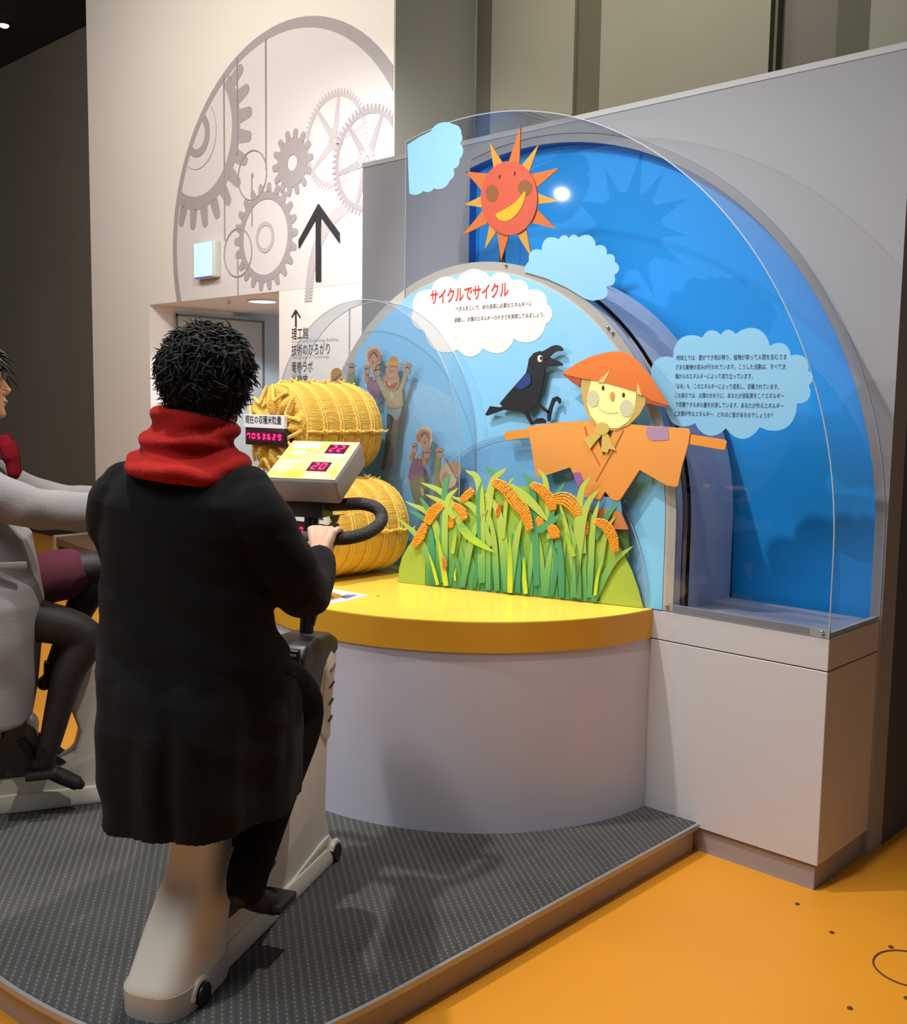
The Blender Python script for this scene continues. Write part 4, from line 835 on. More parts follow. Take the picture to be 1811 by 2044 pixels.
M_hous = mat('black_housing', '201a20', .35); M_lab = mat('white_label', 'e8e6e2', .45); M_led = mat('led_magenta', 'ff2064', .4, emit=3.0); M_glow = mat('led_window', '4a0a20', .25, emit=.25)
def counter_box(label, x0, y0, txt, digits, Yp=2.53):
    q0, q1, q2 = py(x0, y0, Yp), py(x0+81, y0+1, Yp), py(x0+3, y0+60, Yp); w = q1.x-q0.x; z1 = q0.z; z0 = q2.z; zs = z1-(z1-z0)*.43
    t = thing('counter_display', label, 'display', (q0.x+w/2, Yp, z0))
    o = G().box(q0.x+.006, q0.x+w, Yp, Yp+.06, z0, zs+.002).mk('housing', M_hous, t, smooth=0); bev(o, .003, 2)
    lp_ = o = G().box(q0.x, q0.x+w, Yp-.004, Yp+.012, zs, z1).mk('label_plate', M_lab, t, smooth=0); bev(o, .0015, 1)
    dw_ = G().box(q0.x+.014, q0.x+w-.010, Yp-.001, Yp+.002, z0+.016, zs-.012).mk('display_window', M_glow, t, smooth=0)
    text('label_text', txt, M_ink, lp_, (q0.x+.012, Yp-.0045, zs+.020), UX, UZ, .036, width=w-.03, lift=.0004, bold=.012)
    pt = (w-.03)/7; led('digit', digits, M_led, dw_, (q0.x+.019, Yp-.0012, z0+.024), UX, UZ, pt*.66, zs-z0-.046, pt, t=.26, lift=.0008)
    G().box(q0.x+.03, q0.x+w-.03, Yp+.05, Yp+.11, z0+.02, z1-.02).mk('bracket', M_hous, t, smooth=0)
counter_box('counter with white heading plate and seven magenta digits on upper bale', 488, 827, '現在の収穫米粒量', '7053629')
counter_box('counter with magenta digits on the lower bale behind the handlebar', 573, 1011, '収穫した米粒量', '0800000')

lf = thing('leaflet', 'small white picture leaflet lying flat on the yellow counter', 'leaflet', tuple(pz(680, 1190, .8372)))
P = [pz(*p, .838) for p in ((612, 1185), (655, 1174), (738, 1188), (690, 1200), (640, 1209), (600, 1200))]
G().prism([(p.x, p.y) for p in P], lambda a, b: (a, b, .8373), lambda a, b: (a, b, .8384)).mk('sheet', M_lab, lf, smooth=0)
for pts, c in ((((632, 1186), (660, 1181), (690, 1190), (655, 1200), (625, 1196)), 'b07a35'), (((690, 1187), (715, 1187), (692, 1195), (680, 1193)), '6a6a9a'), (((640, 1192), (662, 1188), (668, 1193), (648, 1198)), '5c4030')):
    P = [pz(*p, .839) for p in pts]; G().prism([(p.x, p.y) for p in P], lambda a, b: (a, b, .8384), lambda a, b: (a, b, .8388+.0003*(c == '5c4030'))).mk('printed_picture', C('print_'+c, c), lf, smooth=0)
# ================================================================== EXERCISE BIKES
class Fr:
    def __init__(s, O, deg):
        s.O = Vector(O); s.rz = R(deg); s.h = Vector((-math.sin(s.rz), math.cos(s.rz), 0)); s.r = Vector((math.cos(s.rz), math.sin(s.rz), 0))
    def p(s, v, u, z): return Vector((s.O.x, s.O.y, 0))+s.r*v+s.h*u+Vector((0, 0, z))
    def px(s, x, y, v):
        q = on(x, y, s.O+s.r*v, s.r); return (v, (q-s.O).dot(s.h), q.z)
M_cream = mat('cream_plastic', 'dcd7c6', .38, vary=.015); M_blk = mat('black_plastic', '1b1a1a', .38); M_blk2 = mat('dark_grey_plastic', '343332', .4)
M_foam = mat('black_foam_grip', '3a3836', .75, bump=.5, bscale=120); M_cons = mat('console_grey', 'a5a09e', .42); M_pole = mat('black_steel', '171514', .3, .2)
def panel_mat():
    m = D.materials.new('backlit_panel'); m.use_nodes = True; N, L = m.node_tree.nodes, m.node_tree.links; b = N['Principled BSDF']
    tc = N.new('ShaderNodeTexCoord'); n = N.new('ShaderNodeTexNoise'); n.inputs['Scale'].default_value = 9; n.inputs['Detail'].default_value = 0; L.new(tc.outputs['Object'], n.inputs[0])
    r_ = N.new('ShaderNodeValToRGB'); L.new(n.outputs[0], r_.inputs[0]); e = r_.color_ramp.elements
    e[0].position = .38; e[0].color = (.76, .95, .01, 1); e[1].position = .64; e[1].color = (1, 1, .42, 1)
    L.new(r_.outputs[0], b.inputs['Emission Color']); L.new(r_.outputs[0], b.inputs['Base Color']); b.inputs['Base Color'].default_value = (.02, .02, 0, 1); L.remove(b.inputs['Base Color'].links[0]); b.inputs['Emission Strength'].default_value = 1.1; return m
M_panel = panel_mat(); M_lit = mat('lit_white', 'fffff0', .5, emit=1.5)
def rr_ring(f, cv, cu, rv, ru, z, n=28, e=3.2):
    out = []
    for k in range(n):
        a = 2*PI*k/n; c, s_ = math.cos(a), math.sin(a); out.append(f.p(cv+rv*abs(c)**(2/e)*(1 if c >= 0 else -1), cu+ru*abs(s_)**(2/e)*(1 if s_ >= 0 else -1), z))
    return out
def bike(f, label, pedal=0.0, digits=('22', '20')):
    t = thing('exercise_bike', label, 'exercise bike', (f.O.x, f.O.y, PZ), f.rz, 'exercise bikes on the dark platform'); Z = PZ
    P = f.p
    def side(name, pts, w, m, b=.008, seg=2, v0=0):
        o = G().prism(pts, lambda a, c: P(v0-w, a, Z+c), lambda a, c: P(v0+w, a, Z+c)).mk(name, m, t, smooth=35)
        if b: bev(o, b, seg)
        return o
    # rear foot and seat column
    L = [(-.0, .087, -.068, .22), (.062, .087, -.072, .22), (.070, .085, -.070, .22), (.078, .082, -.062, .22), (.17, .079, .010, .24), (.262, .070, .082, .26), (.275, .066, .092, .262), (.33, .060, .112, .27), (.42, .057, .128, .27), (.56, .056, .14, .27), (.68, .056, .15, .27)]
    o = G().loft([rr_ring(f, 0, (a+b)/2, w, (b-a)/2, Z+z) for z, w, a, b in L]).mk('rear_column', M_cream, t, smooth=40)
    g = G(); g.loft([rr_ring(f, 0, (a+b)/2, w+.003, (b-a)/2+.002, Z+z) for z, w, a, b in L[:2]]); g.mk('rear_foot_band', mat('pale_plastic_band', 'c6c2ba', .4), t, smooth=40)
    for s in (-1, 1):
        g = G().tube([P(s*.070, .035, Z+.028), P(s*.101, .035, Z+.028)], .027, 18); g.mk('caster', M_blk, t)
        G().tube([P(s*.085, .035+.034*math.cos(R(a)), Z+.028+.034*math.sin(R(a))) for a in range(30, 200, 17)], .009, 8).mk('caster_guard', M_cream, t)
        G().tube([P(s*.055, .86, Z+.03), P(s*.082, .86, Z+.03)], .026, 18).mk('caster', M_blk, t)
        G().tube([P(s*.068, .86+.033*math.cos(R(a)), Z+.03+.033*math.sin(R(a))) for a in range(20, 170, 15)], .010, 8).mk('caster_guard', M_cream, t)
    # long body with the front column
    side('body_shell', [(.14, 0), (.14, .30), (.26, .30), (.30, .20), (.36, .155), (.44, .150), (.50, .19), (.52, .27), (.49, .36), (.465, .46), (.47, .56), (.50, .575), (.63, .585), (.665, .66), (.69, .70), (.86, .70), (.90, .665), (.865, .60), (.835, .50), (.825, .38), (.815, .24), (.815, .15), (.835, .105), (.865, .075), (.875, .05), (.86, 0)], .062, M_cream, .014, 3)
    side('base_flange', [(.10, 0), (.10, .066), (.80, .066), (.845, .03), (.845, 0)], .074, M_cream, .008, 2)
    side('base_flange_tip', [(.56, .064), (.80, .064), (.83, .10), (.78, .10)], .069, M_cream, .006, 2)
    # hidden drive recess, dark cheek and crank set
    ck = [F1.px(x, y, .063)[1:] for x, y in ((404, 1866), (401, 1850), (414, 1800), (430, 1755), (455, 1715), (520, 1690), (552, 1720), (520, 1775), (470, 1822), (420, 1862))]
    for s in (-1, 1): side('recess_cheek', [(a, b-PZ) for a, b in ck], .004, M_blk2, 0, 0, s*.060)
    ax = (.33, .27)
    g = G().tube([P(-.085, ax[0], Z+ax[1]), P(.085, ax[0], Z+ax[1])], .055, 24); g.mk('crank_hub', M_blk2, t)
    for s in (-1, 1):
        a = R(pedal) + (PI if s < 0 else 0); du, dz = .125*math.sin(a), .125*math.cos(a)
        ca_ = G().tube([P(s*.088, ax[0], Z+ax[1]), P(s*.095, ax[0]+du, Z+ax[1]+dz)], [.016, .012], 10).mk('crank_arm', M_pole, t)
        o = G().box(-.045, .045, -.05, .05, -.012, .012, lambda x, y, z: P(s*.15+x, ax[0]+du+y, Z+ax[1]+dz+z)).mk('pedal', M_blk, ca_, smooth=0); bev(o, .006, 2)
    # black shoulder, cap with height lever, ribbed front panel
    side('black_ledge', [(.468, .555), (.470, .582), (.50, .592), (.64, .602), (.64, .572), (.50, .565)], .066, M_blk, .004, 1)
    side('front_cap', [(.635, .585), (.645, .70), (.675, .735), (.74, .748), (.84, .742), (.895, .715), (.90, .675), (.80, .64), (.745, .52), (.70, .52)], .064, M_blk2, .012, 3)
    o = G().box(-.040, .040, .628, .668, .64, .705, lambda x, y, z: P(x, y+(z-.64)*.35, Z+z)).mk('release_lever', mat('satin_lever', '8e908e', .25, .6), t, smooth=0); bev(o, .012, 3)
    G().tube([P(-.052, .64, Z+.66), P(-.05, .64, Z+.725), P(.05, .64, Z+.725), P(.052, .64, Z+.66)], .009, 8).mk('lever_hood', M_blk, t)
    side('ribbed_panel', [(.755, .46), (.805, .66), (.84, .685), (.878, .655), (.862, .60), (.838, .50), (.832, .42), (.80, .40)], .0665, M_cream, .004, 2)
    for s in (-1, 1):
        for k in range(4):
            z = .63-.052*k; G().tube([P(s*.067, .825-.004*k, Z+z-.006), P(s*.0685, .845-.006*k, Z+z), P(s*.067, .862-.008*k, Z+z+.006)], .0042, 6).mk('vent_slot', mat('slot_shadow', '6d6a5e', .6), t)
    for u, z in ((.24, .165), (.21, .45)): G().tube([P(.060, u, Z+z), P(.0655, u, Z+z)], .006, 10).mk('screw_cap', M_blk, t)
    G().box(.0735, .0750, .15, .185, .045, .056, lambda x, y, z: P(x, y, Z+z)).mk('rating_label', M_blk2, t, smooth=0)
    # saddle
    G().tube([P(0, .21, Z+.64), P(0, .205, Z+.69)], .022, 14).mk('seat_post', M_pole, t)
    rings = [rr_ring(f, 0, .20+c, w, l, Z+z, 28, 2.3) for z, w, l, c in ((.672, .05, .08, 0), (.682, .095, .115, -.01), (.70, .105, .125, -.012), (.716, .092, .112, -.012), (.722, .05, .07, 0))]
    G().loft(rings).mk('saddle', M_blk, t, smooth=60)
    # mast, cable, console, handlebar
    G().tube([P(0, .795, Z+.72), P(0, .81, Z+.86), P(0, .83, Z+1.06), P(0, .845, Z+1.17)], [.0215, .0215, .0215, .026], 16).mk('mast', M_pole, t)
    G().tube(crom([P(.02, .80, Z+.77), P(.034, .80, Z+.82), P(.040, .80, Z+.87), P(.030, .81, Z+.92), P(.018, .815, Z+.94)], 5), .006, 8).mk('mast_cable', M_blk, t)
    G().box(-.05, .05, .80, .88, 1.10, 1.19, lambda x, y, z: P(x, y, Z+z)).mk('mast_head', M_blk, t, smooth=0)
    a0, a1 = Vector((.745, 1.322)), Vector((.945, 1.43)); d = (a1-a0); n = Vector((.040, -.072)); W = .118
    def T(x, y, z): q = a0+d*y+n*(1-z); return P(x, q.x, q.y)
    cb = o = G().box(-W, W, 0, 1, 0, 1, T).mk('console_box', M_cons, t, smooth=0); bev(o, .010, 3)
    nrm = lambda k: (lambda x, y, z: P(x, (a0+d*y-n.normalized()*(k*z)).x, (a0+d*y-n.normalized()*(k*z)).y))
    o = G().box(-W+.004, W-.004, .02, .98, -1, 1, nrm(.0022)).mk('panel_bezel', mat('bezel_white', 'd4d4d0', .35), cb, smooth=0)
    G().box(-W+.008, W-.008, .035, .965, 0, 1, nrm(.0032)).mk('lit_panel', M_panel, cb, smooth=0)
    for x0, x1, y0, y1 in ((-.095, -.005, .78, .93), (-.085, -.04, .62, .70), (.035, .095, .56, .64), (.010, .100, .06, .13), (-.10, -.03, .40, .44), (-.10, -.05, .26, .30)):
        G().box(x0, x1, y0, y1, 0, 1, nrm(.0036)).mk('printed_label', M_lit, cb, smooth=0)
    ud = (P(0, a1.x, a1.y)-P(0, a0.x, a0.y)).normalized(); Lp = d.length
    for (x0, y0, s_) in ((.022, .66, digits[0]), (.004, .20, digits[1])):
        G().box(x0, x0+.066, y0, y0+.23, 0, 1, nrm(.0040)).mk('led_window', M_glow, cb, smooth=0)
        q = a0+d*(y0+.035); led('led_digit', s_, M_led, cb, P(x0+.010, q.x, q.y), f.r, ud, .019, .16*Lp, .026, t=.26, lift=.0052)
    G().box(-.100, -.06, .80, .90, 0, 1, nrm(.0036)).mk('printed_label', M_lit, cb, smooth=0)
    hb = [(0, .862, 1.235), (.09, .872, 1.242), (.15, .880, 1.245), (.195, .885, 1.232), (.214, .875, 1.205), (.212, .84, 1.182), (.195, .785, 1.166), (.160, .735, 1.158), (.11, .708, 1.156), (.05, .70, 1.156), (0, .70, 1.156)]
    pth = [P(-v, u, z) for v, u, z in hb[-2:0:-1]]+[P(v, u, z) for v, u, z in hb]
    pth = crom(pth, 6, closed=True); pth.append(pth[0]); G().tube(pth, .0195, 16).mk('handlebar', M_foam, t)
    gr = crom([P(v, u, z) for v, u, z in hb[5:9]], 10)
    for q, q2 in list(zip(gr, gr[1:]))[::2]:
        G().tube([q, q+(q2-q)*.35], .0203, 14, cap=False).mk('grip_rib', M_foam, t)
    return t
F1 = Fr((-2.105, 1.235, 0), 25.83); F2 = Fr((-3.69, 1.25, 0), -25.83)
bike(F1, 'cream exercise bike ridden by the man in the black coat', 200)
bike(F2, 'cream exercise bike ridden by the woman in the grey coat at left', 150, ('18', '15'))

# ================================================================== PEOPLE
def el_ring(f, cv, cu, rv, ru, z, n=64, e=2.4, fn=None, tilt=(0, 0)):
    out = []
    for k in range(n):
        a = 2*PI*k/n; c, s_ = math.cos(a), math.sin(a); m_ = fn(a, z) if fn else 1
        x = rv*abs(c)**(2/e)*(1 if c >= 0 else -1)*m_; y = ru*abs(s_)**(2/e)*(1 if s_ >= 0 else -1)*m_
        out.append(f.p(cv+x, cu+y, z+x*tilt[0]+y*tilt[1]))
    return out
HEAD = [(-.128, .060, .0, .022), (-.120, .079, -.012, .036), (-.10, .088, -.04, .050), (-.075, .089, -.062, .061), (-.045, .087, -.078, .069), (-.012, .085, -.090, .075), (.02, .090, -.097, .077), (.05, .089, -.099, .077), (.08, .076, -.094, .070), (.105, .050, -.076, .053), (.122, .015, -.045, .026)]
class HF:
    """head frame: centre c, yaw/pitch in the body's frame"""
    def __init__(s, f, c, yaw=0, pitch=0, roll=0):
        s.c = f.p(*c); s.M = (Matrix.Rotation(f.rz, 3, 'Z') @ Matrix.Rotation(R(yaw), 3, 'Z') @ Matrix.Rotation(R(pitch), 3, 'X') @ Matrix.Rotation(R(roll), 3, 'Y'))
    def p(s, x, y, z): return s.c+s.M @ Vector((x, y, z))
def head_geo(g, H):
    rings = []
    for z, yf, yb, w in HEAD:
        ring_ = []
        for k in range(32):
            a = 2*PI*k/32; c, s_ = math.cos(a), math.sin(a); cy_ = (yf+yb)/2; ry = (yf-yb)/2
            ring_.append(H.p(w*abs(c)**.9*(1 if c >= 0 else -1), cy_+ry*abs(s_)**.9*(1 if s_ >= 0 else -1), z))
        rings.append(ring_)
    g.loft(rings)
    g.tube([H.p(0, .080, .022), H.p(0, .094, -.005), H.p(0, .107, -.030), H.p(0, .092, -.043)], [.007, .009, .012, .009], 10)
    for s in (-1, 1):
        g.ball(H.p(s*.011, .094, -.036), .0085, .010, .008, 8, 6); g.ball(H.p(s*.078, -.008, -.008), .012, .020, .032, 10, 8, H.M)
        g.ball(H.p(s*.030, .084, .030), .024, .010, .008, 10, 6, H.M); g.ball(H.p(s*.040, .064, -.028), .024, .022, .020, 10, 6, H.M)
    g.ball(H.p(0, .089, -.062), .022, .011, .006, 10, 6, H.M); g.ball(H.p(0, .087, -.074), .019, .011, .007, 10, 6, H.M); g.ball(H.p(0, .078, -.108), .022, .016, .016, 10, 6, H.M)
def hand_geo(g, f, wrist, palm, bar, bardir, side=1):
    """hand closed round a bar: wrist, palm centre, bar axis point; world vectors"""
    bd = bardir.normalized(); out = (palm-bar); out -= bd*out.dot(bd); out.normalize(); dn = bd.cross(out); 
    if dn.z > 0: dn = -dn
    up_ = -dn
    kn = [bar+out*.026+up_*(.034, .037, .035, .029)[i]+bd*(-.036+.024*i) for i in range(4)]
    heel = palm-up_*.02
    for i, k in enumerate(kn):
        g.tube([wrist+bd*(-.014+.009*i), wrist.lerp(k, .35)+out*.006, wrist.lerp(k, .7)+out*.006, k+out*.003], [.020, .019, .0155, .0125], 9)
        L = (1, 1.08, 1.02, .88)[i]; c = bar+bd*(-.036+.024*i)
        arc_ = []
        for a in (60, 100, 145, 190, 235):
            a = 60+(a-60)*L; rr_ = .0300; arc_.append(c+out*math.cos(R(a))*rr_+up_*math.sin(R(a))*rr_)
        g.tube(crom([k]+arc_, 3), [.0105]*3+[.0100]*3+[.0096]*3+[.0092]*3+[.0086]*3+[.008], 9)
    g.tube(crom([wrist-bd*.018, wrist.lerp(bar, .45)-bd*.038, bar-bd*.055-up_*.006-out*.012, bar-bd*.048-up_*.028-out*.022], 3), [.017]*3+[.0145]*3+[.0115]*3+[.010], 9)
def limb(g, P, r, n=5):
    Q = crom(P, n); rs = []
    for i in range(len(Q)):
        t = i/n; k = min(int(t), len(r)-2); rs.append(r[k]+(r[k+1]-r[k])*(t-k))
    g.tube(Q, rs, 18); g.ball(Q[0], rs[0]); g.ball(Q[-1], rs[-1])
M_skin = mat('skin', 'dcae92', .5, spec=.4); M_skin2 = mat('skin_warm', 'c8946c', .5, spec=.4)
M_coat = mat('black_wool', '141416', .95, spec=.1, bump=.35, bscale=300, fuzz=.04); M_pant = mat('black_trousers', '131315', .9, spec=.1); M_shoe = mat('black_leather', '0d0d0f', .6)
M_hair = mat('black_hair', '100e0d', .62, spec=.25); M_scarf = mat('red_scarf', '951812', .95, spec=.1, bump=.4, bscale=240, fuzz=.05)
M_coat2 = mat('grey_wool', '8f8b8b', .95, spec=.1, bump=.3, bscale=300, fuzz=.1); M_scarf2 = mat('crimson_scarf', '6c0f1b', .95, spec=.1); M_skirt = mat('burgundy_skirt', '571c2e', .9); M_tight = mat('sheer_black_tights', '241c1c', .6)

# ---------------- man in the black coat
f = F1; man = thing('person', 'person in long black coat and red scarf riding the near exercise bike, back turned', 'person', (f.O.x, f.O.y, PZ), f.rz)
H = HF(f, (.012, .225, 1.605), -6, -4, 0); g = G(); head_geo(g, H)
g.tube([f.p(0, .15, 1.36), f.p(0, .18, 1.44), H.p(0, -.02, -.07), H.p(0, -.01, -.02)], [.075, .062, .060, .06], 20)
g.loft([el_ring(f, 0, .13, rv, ru, z, 32) for z, rv, ru in ((.80, .14, .10), (.95, .14, .09), (1.15, .15, .09), (1.28, .18, .09), (1.36, .14, .07), (1.40, .06, .05))])
BAR = lambda s: f.p(s*.108, .707, 1.156)
sh = {1: f.p(.19, .13, 1.31), -1: f.p(-.175, .13, 1.31)}
elb = {1: f.p(*f.px(604, 1178, .245)), -1: f.p(-.205, .29, 1.07)}
wr_ = {1: f.p(*f.px(640, 1122, .125)), -1: f.p(-.13, .60, 1.11)}
print('wrist', f.px(640, 1122, .125), 'elbow', f.px(604, 1178, .245), 'toe', f.px(548, 1805, .14), 'heel', f.px(482, 1790, .14))
for s in (1, -1):
    limb(g, [sh[s], elb[s], wr_[s]], [.045, .04, .026]); b = BAR(s)
    hand_geo(g, f, wr_[s], b-f.h*.03, b, f.r*s)
kn = {1: f.p(*f.px(600, 1425, .12)), -1: f.p(-.12, .60, .86)}
an = {1: f.p(*f.px(500, 1728, .135)), -1: f.p(-.135, .42, .60)}
for s in (1, -1):
    limb(g, [f.p(s*.09, .20, .84), kn[s], an[s]], [.065, .05, .032])
o = remesh(g.mk('body', M_skin, man), .0040, 1, .5)
# trousers, shoes
g = G()
for s in (1, -1): limb(g, [f.p(s*.09, .17, .845), f.p(s*.10, .40, .80) if s > 0 else f.p(-.10, .40, .88), kn[s], kn[s].lerp(an[s], .55), an[s] if s > 0 else an[s]-Vector((0, 0, .03)), *([f.p(*f.px(491, 1772, .14))] if s > 0 else [])], [.088, .082, .066, .060, .054, .050][:5 if s < 0 else 6])
g.ball(f.p(0, .17, .87), .15, .13, .10); o = remesh(g.mk('trousers', M_pant, man), .009, 4)
for s in (1, -1):
    a = an[s]; toe = f.p(*f.px(550, 1806, .14)) if s > 0 else a+f.h*.16+Vector((0, 0, -.06)); heel = f.p(*f.px(484, 1788, .14)) if s > 0 else a-f.h*.03+Vector((0, 0, -.06))
    g = G(); g.tube(crom([heel, heel.lerp(toe, .35), heel.lerp(toe, .75), toe], 4), [.030]*4+[.038]*4+[.036]*4+[.022], 16, sy=.8); g.ball(heel, .03, .036, .03); g.ball(toe, .022); g.tube([a.lerp(heel, .4), heel.lerp(toe, .12)], [.036, .034], 16)
    remesh(g.mk('shoe', M_shoe, man), .006, 3)
# coat
def drape(a, z):
    k = max(0, min(1, (1.0-z)/.35)); w = max(0, 1-abs(z-1.08)/.16)
    d = .030*k*math.sin(a*5+.7)+.020*k*math.sin(a*9+2)+.010*w*math.sin(a*3+z*60)
    da = math.atan2(math.sin(a-R(-78)), math.cos(a-R(-78))); d -= .10*k*math.exp(-(da/.10)**2)
    return 1+d
RG = [(.545, .018, .185, .212, .272), (.56, .020, .188, .207, .268), (.65, .014, .190, .220, .275), (.78, .010, .185, .232, .262), (.86, .006, .175, .234, .23), (.93, .0, .158, .230, .185), (1.04, -.008, .135, .222, .142), (1.12, -.01, .13, .207, .130), (1.18, -.008, .13, .204, .128), (1.25, 0, .132, .216, .126), (1.31, 0, .132, .218, .118), (1.355, 0, .135, .190, .10), (1.385, 0, .142, .150, .088), (1.405, .0, .155, .095, .062)]
g = G(); pts = [Vector((z, cv, cu)) for z, cv, cu, rv, ru in RG]; rings = []
for i in range(len(RG)-1):
    for k in range(4):
        t = k/4; q = [RG[i][j]+(RG[i+1][j]-RG[i][j])*t for j in range(5)]; rings.append(el_ring(f, q[1], q[2], q[3], q[4], q[0], 96, 2.35, drape))
rings.append(el_ring(f, RG[-1][1], RG[-1][2], RG[-1][3], RG[-1][4], RG[-1][0], 96, 2.35)); g.loft(rings)
for s in (1, -1):
    S0 = f.p(s*.165, .135, 1.335); cuff = wr_[s]+(elb[s]-wr_[s])*.02
    limb(g, [S0, sh[s]+f.r*s*.012-Vector((0, 0, .04)), elb[s], cuff], [.066, .078, .068, .046], 6)
o = g.mk('coat', M_coat, man); remesh(o, .008, 3, .5)
def crease(o, fn):
    me = o.data; n = len(me.vertices); co = np.empty(n*3, 'f'); no = np.empty(n*3, 'f'); me.vertices.foreach_get('co', co); me.vertex_normals.foreach_get('vector', no)
    co = co.reshape(-1, 3); no = no.reshape(-1, 3); d = np.array([fn(c) for c in co], 'f'); me.vertices.foreach_set('co', (co+no*d[:, None]).ravel()); me.update()
crease(o, lambda c: noise.noise(Vector((c[0]*5+c[2]*3, c[1]*5, c[2]*15+c[0]*5)))*(.014 if .93 < c[2]+PZ < 1.24 else .006)+noise.noise(Vector((c[0]*16, c[1]*16, c[2]*5)))*(.010 if c[2]+PZ < .9 else .002))
g = G().loft([el_ring(f, 0, .145+.02*i, rv, ru, z, 48, 2.2) for i, (z, rv, ru) in enumerate(((1.375, .120, .070), (1.39, .105, .064), (1.40, .095, .060)))]); g.mk('collar', M_coat, man)
g = G()
for z0, z1 in ((.86, .90),): g.tube([f.p(.245, .18, z1), f.p(.252, .26, z0)], .005, 6)
g.mk('pocket_welt', M_coat, man)
# red scarf, wound twice
g = G(); rings = []
SR = [(1.372, .125, .110, .135), (1.382, .136, .120, .140), (1.40, .136, .122, .145), (1.425, .128, .114, .152), (1.445, .112, .102, .160), (1.465, .104, .096, .168), (1.485, .099, .094, .176), (1.505, .096, .093, .182), (1.525, .090, .088, .188), (1.535, .078, .078, .190)]
def fold(a, z): return 1+.045*math.sin(2*a+(z-1.37)*75)+.028*math.sin(a*3-(z-1.37)*110+1)+.012*math.sin(a*7+z*60)
for i in range(len(SR)-1):
    for k in range(5):
        q = [SR[i][j]+(SR[i+1][j]-SR[i][j])*k/5 for j in range(4)]; rings.append(el_ring(f, -.016+.018*max(0, min(1, (1.46-q[0])/.06)), q[3], q[1], q[2], q[0], 80, 2.1, fold, (-.10, .10)))
g.loft(rings); P = [f.p(.124*math.cos(R(a))+.004, .145+.118*math.sin(R(a)), 1.394+.003*math.sin(R(a*2))+.012*math.sin(R(a))-.006*math.cos(R(a))) for a in range(0, 361, 10)]
g.tube(P, .024, 12, cap=False); P = [f.p(.098*math.cos(R(a))-.012, .172+.10*math.sin(R(a)), 1.462+.022*math.sin(R(a+40))-.012*math.cos(R(a))) for a in range(0, 361, 10)]; g.tube(P, .022, 12, cap=False)
o = remesh(g.mk('scarf', M_scarf, man), .006, 2, .5)
crease(o, lambda c: .007*math.sin(c[2]*95+c[0]*22+3*noise.noise(Vector((c[0]*7, c[1]*7, c[2]*7))))+.012*noise.noise(Vector((c[0]*9, c[1]*9, c[2]*26))))
# hair: cap plus curled locks
def hair(H, par, n, rx, ry, rz_, cy, czz, lmin, lmax, m, face=True, down=.4, seed=3, nape=-.10, thick=1):
    rg = random.Random(seed); g = G()
    V = []; F_ = []; NA, NM = 40, 26
    for i in range(NM+1):
        th = PI*i/NM
        for k in range(NA):
            a = 2*PI*k/NA; d = Vector((math.sin(th)*math.cos(a), math.sin(th)*math.sin(a), math.cos(th)))
            s_ = 1+.05*noise.noise(d*4+Vector((seed, 0, 0))); x, y, z = d.x*rx*s_, cy+d.y*ry*s_, czz+d.z*rz_*s_
            if y > .055 and z < .055: y = .055; x *= .93
            V.append(H.p(x, y, max(z, nape)))
    for i in range(NM):
        for k in range(NA): F_.append((i*NA+k, (i+1)*NA+k, (i+1)*NA+(k+1) % NA, i*NA+(k+1) % NA))
    g.add(V, F_)
    for i in range(n):
        while True:
            d = Vector((rg.gauss(0, 1), rg.gauss(0, 1), rg.gauss(0, 1))).normalized()
            x, y, z = d.x*rx, cy+d.y*ry, czz+d.z*rz_
            if z < nape+.01: continue
            if face and y > .045 and z < .05: continue
            break
        L = rg.uniform(lmin, lmax); tn = Vector((rg.uniform(-1, 1), rg.uniform(-1, 1), -down-rg.random()*.5)); tn = (tn-d*tn.dot(d)).normalized()
        p = Vector((x, y, z))*.97; P = []; dr = (d*rg.uniform(.25, .85)+tn).normalized(); crl = rg.uniform(-2.6, 2.6); sd = d.cross(dr).normalized()
        for k in range(5):
            P.append(H.p(*p)); p = p+dr*(L/4); dr = (dr+sd*crl*.30+Vector((0, 0, -.16))-d*.16*k*.4).normalized()
        g.tube(P, [q*thick for q in (.0052, .0056, .0046, .003, .0008)], 4, cap=False)
    return g.mk('hair', m, par, smooth=60)
hair(H, man, 2600, .098, .112, .108, -.012, .014, .03, .062, M_hair, seed=5, nape=-.115, thick=.55)
for s in (-1, 1): ey_ = G().ball(H.p(s*.030, .077, .012), .0125, .0125, .0125, 14, 10).mk('eye', mat('eye_white', 'e8e4dc', .2), man); G().ball(H.p(s*.030, .0855, .012), .0055, .005, .0055, 10, 8).mk('iris', mat('dark_iris', '1d120c', .1), ey_)

# ---------------- woman at the left
f = F2; wo = thing('person', 'person in grey coat, crimson scarf and dark tights riding the bike at left', 'person', (f.O.x, f.O.y, PZ), f.rz)
nu = f.px(20, 779, 0)[1]; hu = nu-.113; H = HF(f, (0, hu, 1.600), 0, 3, 0); g = G(); head_geo(g, H)
hz = hu-.02
g.tube([f.p(0, hu-.07, 1.34), f.p(0, hu-.05, 1.42), H.p(0, -.02, -.07), H.p(0, -.01, -.02)], [.06, .05, .05, .05], 18)
g.loft([el_ring(f, 0, hz-.06, rv, ru, z, 32) for z, rv, ru in ((.82, .14, .11), (1.0, .12, .08), (1.15, .13, .09), (1.27, .15, .09), (1.34, .12, .07), (1.38, .05, .04))])
SH = {s: f.p(s*.165, hz-.05, 1.315) for s in (1, -1)}
w1 = f.px(192, 1022, .19); EL = {s: f.p(s*.21, (w1[1]+hz)/2-.02, 1.205) for s in (1, -1)}; WR = {s: f.p(s*.195, w1[1], w1[2]) for s in (1, -1)}
